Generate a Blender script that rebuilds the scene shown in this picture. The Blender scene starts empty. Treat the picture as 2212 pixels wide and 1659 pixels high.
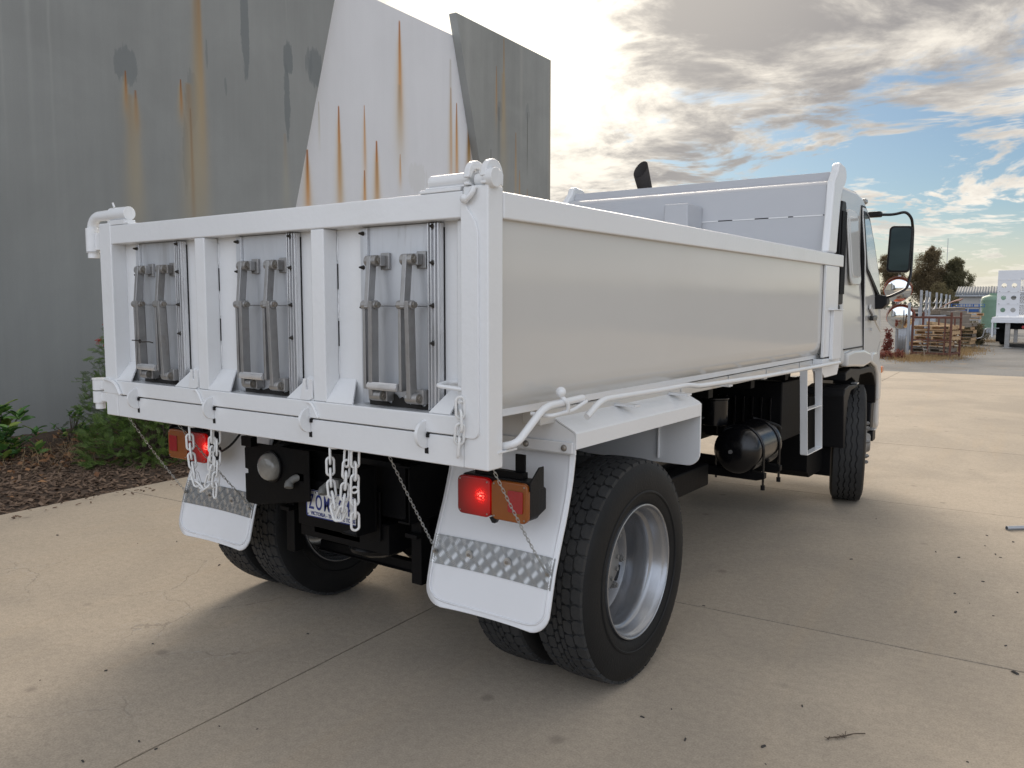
import bpy, bmesh, math, random
from mathutils import Vector, Matrix
rad = math.radians
random.seed(7)
scene = bpy.context.scene
col = scene.collection

# ------------------------------------------------------------------ camera
YAW, PITCH, ROLL = 0.6219, 0.0972, 0.0021
cam_d = bpy.data.cameras.new('camera')
cam_d.sensor_width = 36.0
cam_d.lens = 1784.66 / 2212 * 36
cam_d.clip_start = 0.05
cam_d.clip_end = 3000
cam = bpy.data.objects.new('camera', cam_d)
col.objects.link(cam)
fw = Vector((-math.sin(YAW) * math.cos(PITCH), math.cos(YAW) * math.cos(PITCH), -math.sin(PITCH)))
rt = fw.cross(Vector((0, 0, 1))).normalized()
up = rt.cross(fw)
r2 = rt * math.cos(ROLL) + up * math.sin(ROLL)
u2 = -rt * math.sin(ROLL) + up * math.cos(ROLL)
cam.matrix_world = Matrix(((r2.x, u2.x, -fw.x, 2.8864), (r2.y, u2.y, -fw.y, -2.1919), (r2.z, u2.z, -fw.z, 1.7021), (0, 0, 0, 1)))
scene.camera = cam

# ------------------------------------------------------------------ node helper
class NT:
    def __init__(s, tree):
        s.t = tree; s.n = tree.nodes; s.l = tree.links
    def new(s, ty, **kw):
        n = s.n.new(ty)
        for k, v in kw.items(): setattr(n, k, v)
        return n
    def put(s, sock, v):
        if isinstance(v, bpy.types.NodeSocket): s.l.new(v, sock)
        elif v is not None: sock.default_value = v
    def m(s, op, a, b=None, c=None, clamp=False):
        n = s.new('ShaderNodeMath', operation=op, use_clamp=clamp)
        s.put(n.inputs[0], a)
        if b is not None: s.put(n.inputs[1], b)
        if c is not None: s.put(n.inputs[2], c)
        return n.outputs[0]
    def v(s, op, a, b=None):
        n = s.new('ShaderNodeVectorMath', operation=op)
        s.put(n.inputs[0], a)
        if b is not None: s.put(n.inputs[1], b)
        return n.outputs['Value'] if op in ('DOT_PRODUCT', 'LENGTH', 'DISTANCE') else n.outputs[0]
    def sep(s, a):
        n = s.new('ShaderNodeSeparateXYZ'); s.put(n.inputs[0], a); return n.outputs
    def comb(s, x, y, z):
        n = s.new('ShaderNodeCombineXYZ')
        for i, q in enumerate((x, y, z)): s.put(n.inputs[i], q)
        return n.outputs[0]
    def noise(s, vec, scale, detail=4, rough=.55, dist=0, color=False):
        n = s.new('ShaderNodeTexNoise')
        s.put(n.inputs['Vector'], vec); n.inputs['Scale'].default_value = scale
        n.inputs['Detail'].default_value = detail; n.inputs['Roughness'].default_value = rough
        n.inputs['Distortion'].default_value = dist
        return n.outputs['Color' if color else 'Fac']
    def ss(s, x, a, b, lo=0., hi=1.):
        n = s.new('ShaderNodeMapRange', interpolation_type='SMOOTHSTEP')
        s.put(n.inputs[0], x); s.put(n.inputs[1], a); s.put(n.inputs[2], b); s.put(n.inputs[3], lo); s.put(n.inputs[4], hi)
        return n.outputs[0]
    def mix(s, f, a, b, mode='MIX'):
        n = s.new('ShaderNodeMix', data_type='RGBA', blend_type=mode)
        s.put(n.inputs[0], f)
        for i, q in ((6, a), (7, b)):
            if not isinstance(q, bpy.types.NodeSocket): q = (*q[:3], 1.)
            s.put(n.inputs[i], q)
        return n.outputs[2]

# ------------------------------------------------------------------ world: sky with broken afternoon cloud, sun veiled by it
SUN_DIR = Vector((-0.438, 0.747, 0.500)).normalized()
SUN_EL = math.asin(SUN_DIR.z)
SUN_AZ = math.atan2(SUN_DIR.x, SUN_DIR.y)
world = bpy.data.worlds.new('World')
scene.world = world
world.use_nodes = True
w = NT(world.node_tree)
w.n.clear()
tc = w.new('ShaderNodeTexCoord')
D = w.v('NORMALIZE', tc.outputs['Generated'])
dx, dy, dz = w.sep(D)
sky = w.new('ShaderNodeTexSky', sky_type='NISHITA')
sky.sun_disc = False
sky.sun_elevation = SUN_EL
sky.sun_rotation = SUN_AZ
sky.air_density = 1.0; sky.dust_density = 0.6; sky.ozone_density = 1.5
zc = w.m('ADD', w.m('MAXIMUM', dz, 0.0), 0.19)
P = w.comb(w.m('DIVIDE', dx, zc), w.m('DIVIDE', dy, zc), 0.)
wob = w.v('SCALE', w.v('SUBTRACT', w.noise(P, 1.1, 2, .5, 0, True), (.5, .5, .5)), None)
wob.node.inputs['Scale'].default_value = 0.7
P2 = w.v('ADD', P, wob)
big = w.noise(P2, 0.75, 5, .58)
fine = w.noise(P2, 4.2, 6, .62)
rip = w.noise(w.v('MULTIPLY', P2, (1.0, 1.25, 1.)), 13., 3, .6)
def pix(x, y): return (fw + r2 * ((x - 1106) / 1784.66) - u2 * ((y - 829.5) / 1784.66)).normalized()
deck_n = pix(1380, 470).cross(pix(2260, 100)).normalized()   # lower edge of the grey cloud deck that covers the sky above it
if deck_n.z < 0: deck_n = -deck_n
deck = w.v('DOT_PRODUCT', D, tuple(deck_n))
above = w.ss(deck, -0.03, 0.11)
low = w.ss(dz, 0.05, 0.32, 1., 0.15)
dens = w.m('ADD', big, w.m('MULTIPLY', w.m('SUBTRACT', fine, .5), 0.70))
dens = w.m('ADD', dens, w.m('MULTIPLY', w.m('MULTIPLY', w.m('SUBTRACT', rip, .5), low), 0.62))
dens = w.m('ADD', dens, w.m('MULTIPLY_ADD', above, 0.22, -0.012))
cover = w.ss(dens, 0.43, 0.58)
def lobe(d, lo, hi): return w.ss(w.v('DOT_PRODUCT', D, tuple(d)), math.cos(rad(lo)), math.cos(rad(hi)))
thin_spot = lobe(pix(1130, 130), 12, 1)      # the cloud thins in front of the veiled sun
belly = lobe(pix(1750, 60), 17, 3)           # and thickens beside it
tex = w.noise(P2, 2.3, 7, .64)
tk = w.m('ADD', w.m('MULTIPLY', dens, .55), w.m('MULTIPLY', tex, .95))
tk = w.m('ADD', tk, w.m('SUBTRACT', w.m('MULTIPLY', belly, .16), w.m('MULTIPLY', thin_spot, .16)))
thick = w.m('MULTIPLY', w.ss(tk, 0.68, 1.02), w.ss(deck, -0.10, 0.06, .55, 1.))
cs = w.v('DOT_PRODUCT', D, tuple(SUN_DIR))
near = w.ss(cs, math.cos(rad(25)), math.cos(rad(6)))
near2 = w.ss(cs, math.cos(rad(70)), math.cos(rad(8)))
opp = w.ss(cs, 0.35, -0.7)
lit = w.mix(near2, (0.66, 0.65, 0.64), (0.80, 0.74, 0.645))
dark = w.mix(near2, (0.26, 0.258, 0.265), (0.262, 0.246, 0.24))
cloud = w.mix(thick, lit, dark)
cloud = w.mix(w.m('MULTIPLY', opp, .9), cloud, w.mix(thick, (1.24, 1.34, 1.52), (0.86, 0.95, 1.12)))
SKY_K = 0.043
blue = w.v('SCALE', sky.outputs[0], None); blue.node.inputs['Scale'].default_value = SKY_K
blue = w.mix(1.0, blue, (0.80, 0.98, 1.12), 'MULTIPLY')
haze_h = w.ss(dz, 0.0, 0.11, 0.80, 0.)
blue = w.mix(haze_h, blue, (0.60, 0.55, 0.45))
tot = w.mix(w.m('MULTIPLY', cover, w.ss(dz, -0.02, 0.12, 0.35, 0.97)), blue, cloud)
glow = w.m('MULTIPLY', w.m('POWER', near, 1.5), w.ss(thick, 0., 1., 0.55, 0.16))
tot = w.mix(1.0, tot, w.mix(1.0, (1.0, .90, .72), w.comb(glow, glow, glow), 'MULTIPLY'), 'ADD')
tot = w.mix(w.ss(dz, -0.01, -0.04), tot, (0.20, 0.18, 0.15))
bg = w.new('ShaderNodeBackground')
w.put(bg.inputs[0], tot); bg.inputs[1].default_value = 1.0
wo = w.new('ShaderNodeOutputWorld'); w.l.new(bg.outputs[0], wo.inputs[0])

sun_d = bpy.data.lights.new('sun', 'SUN')
sun_d.energy = 2.2
sun_d.angle = rad(34)
sun_d.color = (1.0, 0.89, 0.76)
sun = bpy.data.objects.new('sun', sun_d)
sun.rotation_euler = SUN_DIR.to_track_quat('Z', 'Y').to_euler()
sun.location = (-30, 40, 25)
col.objects.link(sun)

scene.view_settings.view_transform = 'Standard'
scene.view_settings.look = 'None'
scene.view_settings.gamma = 1.0
scene.view_settings.use_curve_mapping = False
scene.view_settings.exposure = 0.44
scene.cycles.max_bounces = 6; scene.cycles.diffuse_bounces = 3; scene.cycles.glossy_bounces = 3; scene.cycles.transmission_bounces = 3; scene.cycles.transparent_max_bounces = 4
scene.cycles.caustics_reflective = False; scene.cycles.caustics_refractive = False
world.cycles.sampling_method = 'MANUAL'; world.cycles.sample_map_resolution = 512

# ------------------------------------------------------------------ materials
def mat(name, c, rough=.5, metal=0., var=.06, vs=3., bump=0., bs=60., spec=.5, coat=0., dirt=None, dirt_amt=0., ds=2., trans=0., rv=0., stretch=None):
    m = bpy.data.materials.new(name); m.use_nodes = True
    t = NT(m.node_tree); b = t.n['Principled BSDF']
    o = t.new('ShaderNodeTexCoord').outputs['Object']
    if stretch: o = t.v('MULTIPLY', o, stretch)
    n1 = t.noise(o, vs, 3, .6)
    k = t.m('MULTIPLY_ADD', t.m('SUBTRACT', n1, .5), var * 4, 1.0)
    cc = t.mix(1.0, c, t.comb(k, k, k), 'MULTIPLY')
    if dirt:
        n2 = t.noise(o, ds, 5, .68, .6)
        cc = t.mix(t.m('MULTIPLY', t.ss(n2, .48, .75), dirt_amt), cc, dirt)
    t.put(b.inputs['Base Color'], cc)
    if rv: t.put(b.inputs['Roughness'], t.m('MULTIPLY_ADD', t.m('SUBTRACT', t.noise(o, vs * 3, 2, .6), .5), rv * 2, rough, True))
    else: b.inputs['Roughness'].default_value = rough
    b.inputs['Metallic'].default_value = metal
    b.inputs['Specular IOR Level'].default_value = spec
    b.inputs['Coat Weight'].default_value = coat
    b.inputs['Coat Roughness'].default_value = .12
    b.inputs['Transmission Weight'].default_value = trans
    if bump:
        bn = t.new('ShaderNodeBump'); bn.inputs['Strength'].default_value = bump; bn.inputs['Distance'].default_value = .01
        t.put(bn.inputs['Height'], t.noise(o, bs, 2, .6)); t.l.new(bn.outputs[0], b.inputs['Normal'])
    return m

def leafmat(name, c1, c2, rough=.45, trans=.35, spec=.4):
    m = bpy.data.materials.new(name); m.use_nodes = True
    t = NT(m.node_tree); b = t.n['Principled BSDF']
    g = t.new('ShaderNodeNewGeometry')
    o = t.new('ShaderNodeTexCoord').outputs['Object']
    f = t.m('MULTIPLY_ADD', t.noise(o, 2.0, 3), .5, t.m('MULTIPLY', g.outputs['Random Per Island'], .7), True)
    cc = t.mix(f, c1, c2)
    t.put(b.inputs['Base Color'], cc)
    b.inputs['Roughness'].default_value = rough; b.inputs['Specular IOR Level'].default_value = spec
    tr = t.new('ShaderNodeBsdfTranslucent'); t.put(tr.inputs[0], cc)
    mx = t.new('ShaderNodeMixShader'); mx.inputs[0].default_value = trans
    t.l.new(b.outputs[0], mx.inputs[1]); t.l.new(tr.outputs[0], mx.inputs[2])
    t.l.new(mx.outputs[0], t.n['Material Output'].inputs[0])
    return m

M = {}
M['white'] = mat('white_paint', (.79, .80, .81), .22, 0, .02, 1.3, .10, 35, .5, .25, (.60, .59, .56), .22, 1.2, rv=.08)
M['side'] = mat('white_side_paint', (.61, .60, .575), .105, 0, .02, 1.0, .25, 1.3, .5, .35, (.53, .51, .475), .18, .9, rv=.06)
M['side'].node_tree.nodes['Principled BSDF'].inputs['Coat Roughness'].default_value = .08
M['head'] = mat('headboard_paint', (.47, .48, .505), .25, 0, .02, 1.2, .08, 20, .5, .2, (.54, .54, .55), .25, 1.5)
M['whiteflap'] = mat('white_rubber', (.80, .81, .83), .38, 0, .02, 2, .05, 30, .4, 0, (.62, .61, .60), .18, 2.5)
M['whitecab'] = mat('cab_paint', (.60, .595, .575), .13, 0, .015, 1, 0, 30, .5, .3)
M['alu'] = mat('grey_aluminium', (.60, .62, .65), .32, .35, .08, 5, .05, 40, .5, 0, (.33, .325, .32), .55, 9, stretch=(1, 1, .14))
M['alubright'] = mat('bright_aluminium', (.74, .745, .76), .26, .6, .06, 8, .04, 60, .5, 0, (.35, .34, .33), .4, 9, stretch=(1, 1, .3))
M['steel'] = mat('worn_steel', (.36, .355, .35), .34, .6, .14, 9, .1, 60, .5, 0, (.21, .175, .14), .5, 7)
M['bolt'] = mat('bolt_steel', (.30, .28, .25), .45, .7, .2, 20, 0, 60, .5, 0, (.16, .09, .05), .6, 20)
M['zinc'] = mat('zinc_bolt', (.62, .64, .66), .3, .85, .1, 20)
M['chainwhite'] = mat('painted_chain', (.76, .76, .75), .35, 0, .05, 12, .1, 60, .5, .1, (.42, .38, .34), .35, 25)
M['chainsteel'] = mat('galvanised_chain', (.50, .51, .50), .35, .8, .1, 30)
M['screw'] = mat('black_screw', (.04, .035, .03), .5, .3, .2, 30)
M['tyre'] = mat('tyre_rubber', (.0095, .0098, .0105), .58, 0, .18, 6, .15, 90, .28, 0, (.018, .0175, .017), .5, 4)
M['tread'] = mat('tread_rubber', (.036, .0365, .037), .72, 0, .2, 8, .2, 90, .3, 0, (.060, .056, .050), .5, 5)
M['rim'] = mat('silver_rim', (.36, .37, .39), .27, .75, .05, 4, .05, 40, .5, 0, (.30, .27, .24), .35, 4)
M['hub'] = mat('grey_hub', (.27, .265, .255), .5, .4, .1, 9, .1, 50, .5, 0, (.22, .19, .16), .5, 8)
M['black'] = mat('black_chassis_paint', (.0045, .0045, .005), .5, 0, .25, 5, .1, 30, .12, 0, (.009, .0085, .008), .35, 4)
M['gloss'] = mat('gloss_black', (.005, .005, .006), .20, 0, .1, 5, .03, 12, .4, .15)
M['plastic'] = mat('black_plastic', (.009, .009, .010), .45, 0, .1, 6, .1, 90, .25)
M['lampglass'] = mat('clear_lamp', (.26, .255, .235), .12, 0, .15, 14, .3, 60, .6, .5)
M['plate'] = mat('plate_white', (.72, .72, .70), .35, 0, .04, 8, 0, 30, .5, 0, (.35, .32, .28), .3, 12)
M['plateblue'] = mat('plate_blue', (.02, .035, .19), .35, 0, .05)
M['red_refl'] = mat('red_reflector', (.33, .006, .012), .18, 0, .05, 10, .2, 220, .6, .5)
M['rust'] = mat('rusty_steel', (.17, .075, .055), .75, .1, .2, 6, .2, 60, .3, 0, (.10, .05, .035), .6, 6)
M['wood'] = mat('pale_timber', (.54, .36, .20), .75, 0, .18, 5, .2, 40, .3, 0, (.24, .17, .11), .5, 3)
M['wood2'] = mat('grey_timber', (.22, .185, .15), .8, 0, .2, 5, .2, 40, .3, 0, (.11, .09, .075), .6, 3)
M['galv'] = mat('galvanised_steel', (.40, .42, .45), .42, .5, .08, 3, .05, 40)
M['glass'] = mat('cab_glass', (.30, .36, .37), .03, .0, .02, 2, 0, 30, 1.0, 1.0)
M['mirror'] = mat('mirror_glass', (.86, .88, .88), .015, 1., .005, 2)
M['mirror_dk'] = mat('dark_reflection_mirror', (.026, .034, .033), .03, 1., .01, 2)  # dark reflected surroundings are put into the glass colour
M['orange'] = mat('orange_hood', (.55, .10, .025), .4, 0, .08, 3)
M['tank'] = mat('green_tank', (.19, .30, .22), .45, 0, .05, 2)
M['bluepal'] = mat('blue_pallet', (.03, .12, .38), .6, 0, .15, 4)
M['bark'] = mat('bark', (.10, .075, .055), .9, 0, .3, 8, .5, 30)
M['stone'] = mat('dark_stone', (.06, .055, .05), .85, 0, .3, 30)

def lens(name, c, emit=None, bulb=None, rad_=.085):
    m = bpy.data.materials.new(name); m.use_nodes = True
    t = NT(m.node_tree); b = t.n['Principled BSDF']
    b.inputs['Base Color'].default_value = (*c, 1); b.inputs['Roughness'].default_value = .12
    b.inputs['Coat Weight'].default_value = .15
    o = t.new('ShaderNodeTexCoord').outputs['Object']
    x, y, z = t.sep(o)
    rib = t.m('ADD', t.m('SINE', t.m('MULTIPLY', x, 1500.)), t.m('MULTIPLY', t.m('SINE', t.m('MULTIPLY', z, 1500.)), .5))
    bn = t.new('ShaderNodeBump'); bn.inputs['Strength'].default_value = .25; bn.inputs['Distance'].default_value = .002
    t.put(bn.inputs['Height'], rib); t.l.new(bn.outputs[0], b.inputs['Normal'])
    if emit:   # the lit bulb seen through the ribbed lens
        d = t.v('DISTANCE', t.v('MULTIPLY', o, (1, 0, 1)), (bulb[0], 0, bulb[1]))
        vn = t.new('ShaderNodeTexVoronoi'); vn.inputs['Scale'].default_value = 170.; t.put(vn.inputs['Vector'], o)
        g = t.m('POWER', t.ss(d, 0., rad_ * .62, 1., 0.), 2.2)
        g = t.m('MULTIPLY', g, t.ss(vn.outputs['Distance'], .15, .75, 1.5, .15))
        halo = t.m('MULTIPLY', t.m('POWER', t.ss(d, 0., rad_ * 1.7, 1., 0.), 1.5), .24)
        e = t.m('ADD', t.m('MULTIPLY', g, 1.25), halo)
        t.put(b.inputs['Emission Color'], t.mix(t.ss(g, .3, 1.2), (1., .006, .004), (1., .22, .16)))
        t.put(b.inputs['Emission Strength'], e)
    return m
M['amber'] = lens('amber_lens', (.27, .075, .009))
M['red_r'] = lens('red_lens_lit_a', (.20, .004, .004), True, (.953, .959))
M['red_l'] = lens('red_lens_lit_b', (.20, .004, .004), True, (-.835, .962))

# ------------------------------------------------------------------ mesh builder
class MB:
    def __init__(s): s.v = []; s.f = []
    def add(s, vs, fs, mx=None):
        k = len(s.v)
        s.v += [tuple(mx @ Vector(q)) if mx else tuple(q) for q in vs]
        s.f += [tuple(i + k for i in f) for f in fs]
        return s
    def box(s, x0, x1, y0, y1, z0, z1, mx=None):
        vs = [(x, y, z) for x in (x0, x1) for y in (y0, y1) for z in (z0, z1)]
        return s.add(vs, [(0, 1, 3, 2), (4, 6, 7, 5), (0, 4, 5, 1), (2, 3, 7, 6), (0, 2, 6, 4), (1, 5, 7, 3)], mx)
    def prism(s, pts, ax, a, b, mx=None):
        n = len(pts)
        def e(q, h): return {'X': (h, q[0], q[1]), 'Y': (q[0], h, q[1]), 'Z': (q[0], q[1], h)}[ax]
        vs = [e(q, a) for q in pts] + [e(q, b) for q in pts]
        fs = [tuple(range(n))[::-1], tuple(range(n, 2 * n))] + [(i, (i + 1) % n, n + (i + 1) % n, n + i) for i in range(n)]
        return s.add(vs, fs, mx)
    def sweep(s, pts, r, n=8, closed=False, caps=True):
        pts = [Vector(q) for q in pts]; N = len(pts); rr = r if isinstance(r, (list, tuple)) else [r] * N
        nrm = None; vs = []
        for i, q in enumerate(pts):
            a = pts[(i - 1) % N] if closed or i > 0 else q
            b = pts[(i + 1) % N] if closed or i < N - 1 else q
            t = (b - a).normalized()
            if nrm is None:
                h = Vector((0, 0, 1)) if abs(t.z) < .9 else Vector((1, 0, 0))
                nrm = t.cross(h).normalized()
            else: nrm = (nrm - t * nrm.dot(t)).normalized()
            bi = t.cross(nrm)
            for k in range(n):
                c = 2 * math.pi * k / n
                vs.append(q + (nrm * math.cos(c) + bi * math.sin(c)) * rr[i])
        fs = []
        for i in range(N if closed else N - 1):
            j = (i + 1) % N
            for k in range(n): fs.append((i * n + k, i * n + (k + 1) % n, j * n + (k + 1) % n, j * n + k))
        if not closed and caps: fs += [tuple(range(n))[::-1], tuple(range((N - 1) * n, N * n))]
        return s.add(vs, fs)
    def cyl(s, a, b, r, r2=None, n=20): return s.sweep([a, b], [r, r if r2 is None else r2], n)
    def lathe(s, prof, o, ax='X', n=48, closed=False):
        o = Vector(o); vs = []
        for i in range(n):
            c, d = math.cos(2 * math.pi * i / n), math.sin(2 * math.pi * i / n)
            for a, r in prof:
                q = {'X': (a, r * c, r * d), 'Y': (r * c, a, r * d), 'Z': (r * c, r * d, a)}[ax]
                vs.append(o + Vector(q))
        m = len(prof); fs = []
        for i in range(n):
            j = (i + 1) % n
            for k in range(m if closed else m - 1):
                k2 = (k + 1) % m
                fs.append((i * m + k, j * m + k, j * m + k2, i * m + k2))
        return s.add(vs, fs)
    def grid(s, fn, nu, nv):
        vs = [fn(i / nu, j / nv) for i in range(nu + 1) for j in range(nv + 1)]
        fs = [(i * (nv + 1) + j, (i + 1) * (nv + 1) + j, (i + 1) * (nv + 1) + j + 1, i * (nv + 1) + j + 1) for i in range(nu) for j in range(nv)]
        return s.add(vs, fs)
    def hexhead(s, c, ax, h, r):
        c = Vector(c); d = Vector({'X': (1, 0, 0), 'Y': (0, 1, 0), 'Z': (0, 0, 1)}[ax]) * h
        return s.sweep([c, c + d], r, 6)
    def mesh(s, name, fix=True):
        me = bpy.data.meshes.new(name); me.from_pydata(s.v, [], s.f)
        if fix:
            bm = bmesh.new(); bm.from_mesh(me)
            bmesh.ops.recalc_face_normals(bm, faces=bm.faces)
            bm.to_mesh(me); bm.free()
        return me
    def build(s, name, m, parent=None, bevel=0, smooth=35, seg=2, fix=True, loc=None, rot=None, solid=0):
        me = s.mesh(name, fix)
        return link(name, me, m, parent, bevel, smooth, seg, loc, rot, solid)

def link(name, me, m=None, parent=None, bevel=0, smooth=35, seg=2, loc=None, rot=None, solid=0):
    if m is not None and not me.materials: me.materials.append(M[m] if isinstance(m, str) else m)
    if smooth and len(me.polygons):
        me.polygons.foreach_set('use_smooth', [True] * len(me.polygons))
        me.set_sharp_from_angle(angle=rad(smooth))
    o = bpy.data.objects.new(name, me); col.objects.link(o)
    if parent: o.parent = parent
    if loc: o.location = loc
    if rot: o.rotation_euler = rot
    if solid:
        k = o.modifiers.new('thickness', 'SOLIDIFY'); k.thickness = solid; k.offset = 0
    if bevel:
        k = o.modifiers.new('bevel', 'BEVEL'); k.width = bevel; k.segments = seg; k.limit_method = 'ANGLE'; k.angle_limit = rad(40)
        k.harden_normals = True
    return o
def tag(o, label=None, cat=None, group=None, kind=None):
    if label: o['label'] = label
    if cat: o['category'] = cat
    if group: o['group'] = group
    if kind: o['kind'] = kind
    return o
def empty(name, loc=(0, 0, 0), rz=0):
    o = bpy.data.objects.new(name, None); col.objects.link(o)
    o.location = loc; o.rotation_euler = (0, 0, rz); o.empty_display_size = .2
    return o
def copy_tree(o, parent=None):
    c = o.copy(); col.objects.link(c)
    if parent: c.parent = parent
    for ch in list(o.children): copy_tree(ch, c)
    return c
def arc(cx, cy, r, a0, a1, n): return [(cx + r * math.cos(rad(a0 + (a1 - a0) * i / n)), cy + r * math.sin(rad(a0 + (a1 - a0) * i / n))) for i in range(n + 1)]
def rrect(x0, x1, z0, z1, r, n=4):
    return arc(x1 - r, z1 - r, r, 0, 90, n) + arc(x0 + r, z1 - r, r, 90, 180, n) + arc(x0 + r, z0 + r, r, 180, 270, n) + arc(x1 - r, z0 + r, r, 270, 360, n)
def bez(pts, n=8):   # Catmull-Rom through points
    pts = [Vector(q) for q in pts]; out = []
    P_ = [pts[0] * 2 - pts[1]] + pts + [pts[-1] * 2 - pts[-2]]
    for i in range(1, len(P_) - 2):
        for k in range(n):
            t = k / n; a, b, c, d = P_[i - 1:i + 3]
            out.append(.5 * ((2 * b) + (c - a) * t + (2 * a - 5 * b + 4 * c - d) * t * t + (3 * b - a - 3 * c + d) * t ** 3))
    return out + [pts[-1]]
def round_path(pts, r=.04, n=5):   # polyline with rounded corners
    pts = [Vector(q) for q in pts]; out = [pts[0]]
    for a, b, c in zip(pts, pts[1:], pts[2:]):
        d1 = (a - b); d2 = (c - b); k = min(r, d1.length * .45, d2.length * .45)
        p, q = b + d1.normalized() * k, b + d2.normalized() * k
        for i in range(n + 1):
            t = i / n; out.append(p * (1 - t) ** 2 + b * 2 * t * (1 - t) + q * t * t)
    return out + [pts[-1]]

# ------------------------------------------------------------------ setting
SITE = rad(3.5)
SU = Vector((-math.sin(SITE), math.cos(SITE), 0)); SN = Vector((math.cos(SITE), math.sin(SITE), 0))

def gravel_mat():
    m = bpy.data.materials.new('gravel_ground'); m.use_nodes = True
    t = NT(m.node_tree); b = t.n['Principled BSDF']
    o = t.new('ShaderNodeTexCoord').outputs['Object']
    n1 = t.noise(o, .35, 5, .6, .5); n2 = t.noise(o, 18., 5, .7); n3 = t.noise(o, .9, 6, .65, 1.)
    c = t.mix(n2, (.105, .104, .10), (.30, .293, .28))
    c = t.mix(t.m('MULTIPLY', t.ss(n3, .56, .72), .5), c, (.36, .25, .14))
    k = t.ss(n1, .3, .7, .75, 1.15)
    c = t.mix(1., c, t.comb(k, k, k), 'MULTIPLY')
    t.put(b.inputs['Base Color'], c); b.inputs['Roughness'].default_value = .95
    bn = t.new('ShaderNodeBump'); bn.inputs['Strength'].default_value = .5; bn.inputs['Distance'].default_value = .02
    t.put(bn.inputs['Height'], n2); t.l.new(bn.outputs[0], b.inputs['Normal'])
    return m
M['gravel'] = gravel_mat()
g = MB().box(-900, 900, -900, 900, -.4, -.045).build('ground', 'gravel', smooth=0)
tag(g, kind='structure')

def concrete_mat():
    m = bpy.data.materials.new('concrete'); m.use_nodes = True
    t = NT(m.node_tree); b = t.n['Principled BSDF']
    o = t.new('ShaderNodeTexCoord').outputs['Object']
    oi = t.new('ShaderNodeObjectInfo')
    a = t.noise(o, .55, 4, .6, .7); f = t.noise(o, 26., 4, .75); sp = t.noise(o, 130., 2, .6); md = t.noise(o, 4., 6, .7, .4)
    tr = t.noise(t.v('MULTIPLY', o, (2.4, .22, 1.)), 1.2, 5, .6)
    c = t.mix(t.ss(a, .30, .70), (.365, .312, .248), (.470, .396, .308))
    c = t.mix(t.m('MULTIPLY', t.ss(md, .42, .72), .22), c, (.37, .32, .258))
    c = t.mix(t.m('MULTIPLY', t.ss(tr, .5, .75), .20), c, (.50, .375, .24))
    k = t.m('MULTIPLY_ADD', t.m('SUBTRACT', f, .5), .55, t.m('MULTIPLY_ADD', t.m('SUBTRACT', sp, .5), .75, t.m('MULTIPLY_ADD', oi.outputs['Random'], .10, .95)))
    c = t.mix(1., c, t.comb(k, k, k), 'MULTIPLY')
    # oily spots and dark flecks
    v = t.new('ShaderNodeTexVoronoi'); v.inputs['Scale'].default_value = 2.3; t.put(v.inputs['Vector'], o)
    spot = t.m('MULTIPLY', t.ss(t.m('ADD', v.outputs['Distance'], t.m('MULTIPLY', t.m('SUBTRACT', md, .5), .12)), .035, .10, 1., 0.), .38)
    c = t.mix(spot, c, (.12, .10, .085))
    # hairline cracks, only in patches
    dv = t.v('ADD', o, t.v('SCALE', t.v('SUBTRACT', t.noise(o, 3.5, 4, .6, 0, True), (.5, .5, .5)), None))
    for nd in t.n:
        if nd.type == 'VECT_MATH' and nd.operation == 'SCALE': nd.inputs['Scale'].default_value = .28
    vc = t.new('ShaderNodeTexVoronoi', feature='DISTANCE_TO_EDGE'); vc.inputs['Scale'].default_value = 1.15; t.put(vc.inputs['Vector'], dv)
    x, y, z = t.sep(o)
    area = t.m('MULTIPLY', t.ss(t.noise(o, .9, 3), .46, .58), t.m('MULTIPLY', t.ss(x, -3.4, -2.6), t.ss(x, -.5, -.1, 1., 0.)))
    crack = t.m('MULTIPLY', t.ss(vc.outputs['Distance'], .002, .007, 1., 0.), area)
    c = t.mix(t.m('MULTIPLY', crack, .3), c, (.10, .085, .07))
    pale = t.m('MULTIPLY', t.ss(vc.outputs['Distance'], .0, .10, 1., 0.), t.m('MULTIPLY', area, t.ss(f, .5, .7)))
    c = t.mix(t.m('MULTIPLY', pale, .45), c, (.43, .41, .38))
    t.put(b.inputs['Base Color'], c)
    t.put(b.inputs['Roughness'], t.ss(md, .3, .7, .80, .90))
    b.inputs['Specular IOR Level'].default_value = .35
    bn = t.new('ShaderNodeBump'); bn.inputs['Strength'].default_value = .18; bn.inputs['Distance'].default_value = .004
    t.put(bn.inputs['Height'], t.m('ADD', f, t.m('MULTIPLY', crack, -2.))); t.l.new(bn.outputs[0], b.inputs['Normal'])
    return m
M['concrete'] = concrete_mat()
M['joint'] = mat('joint_filler', (.055, .048, .04), .9, 0, .2, 20)

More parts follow.
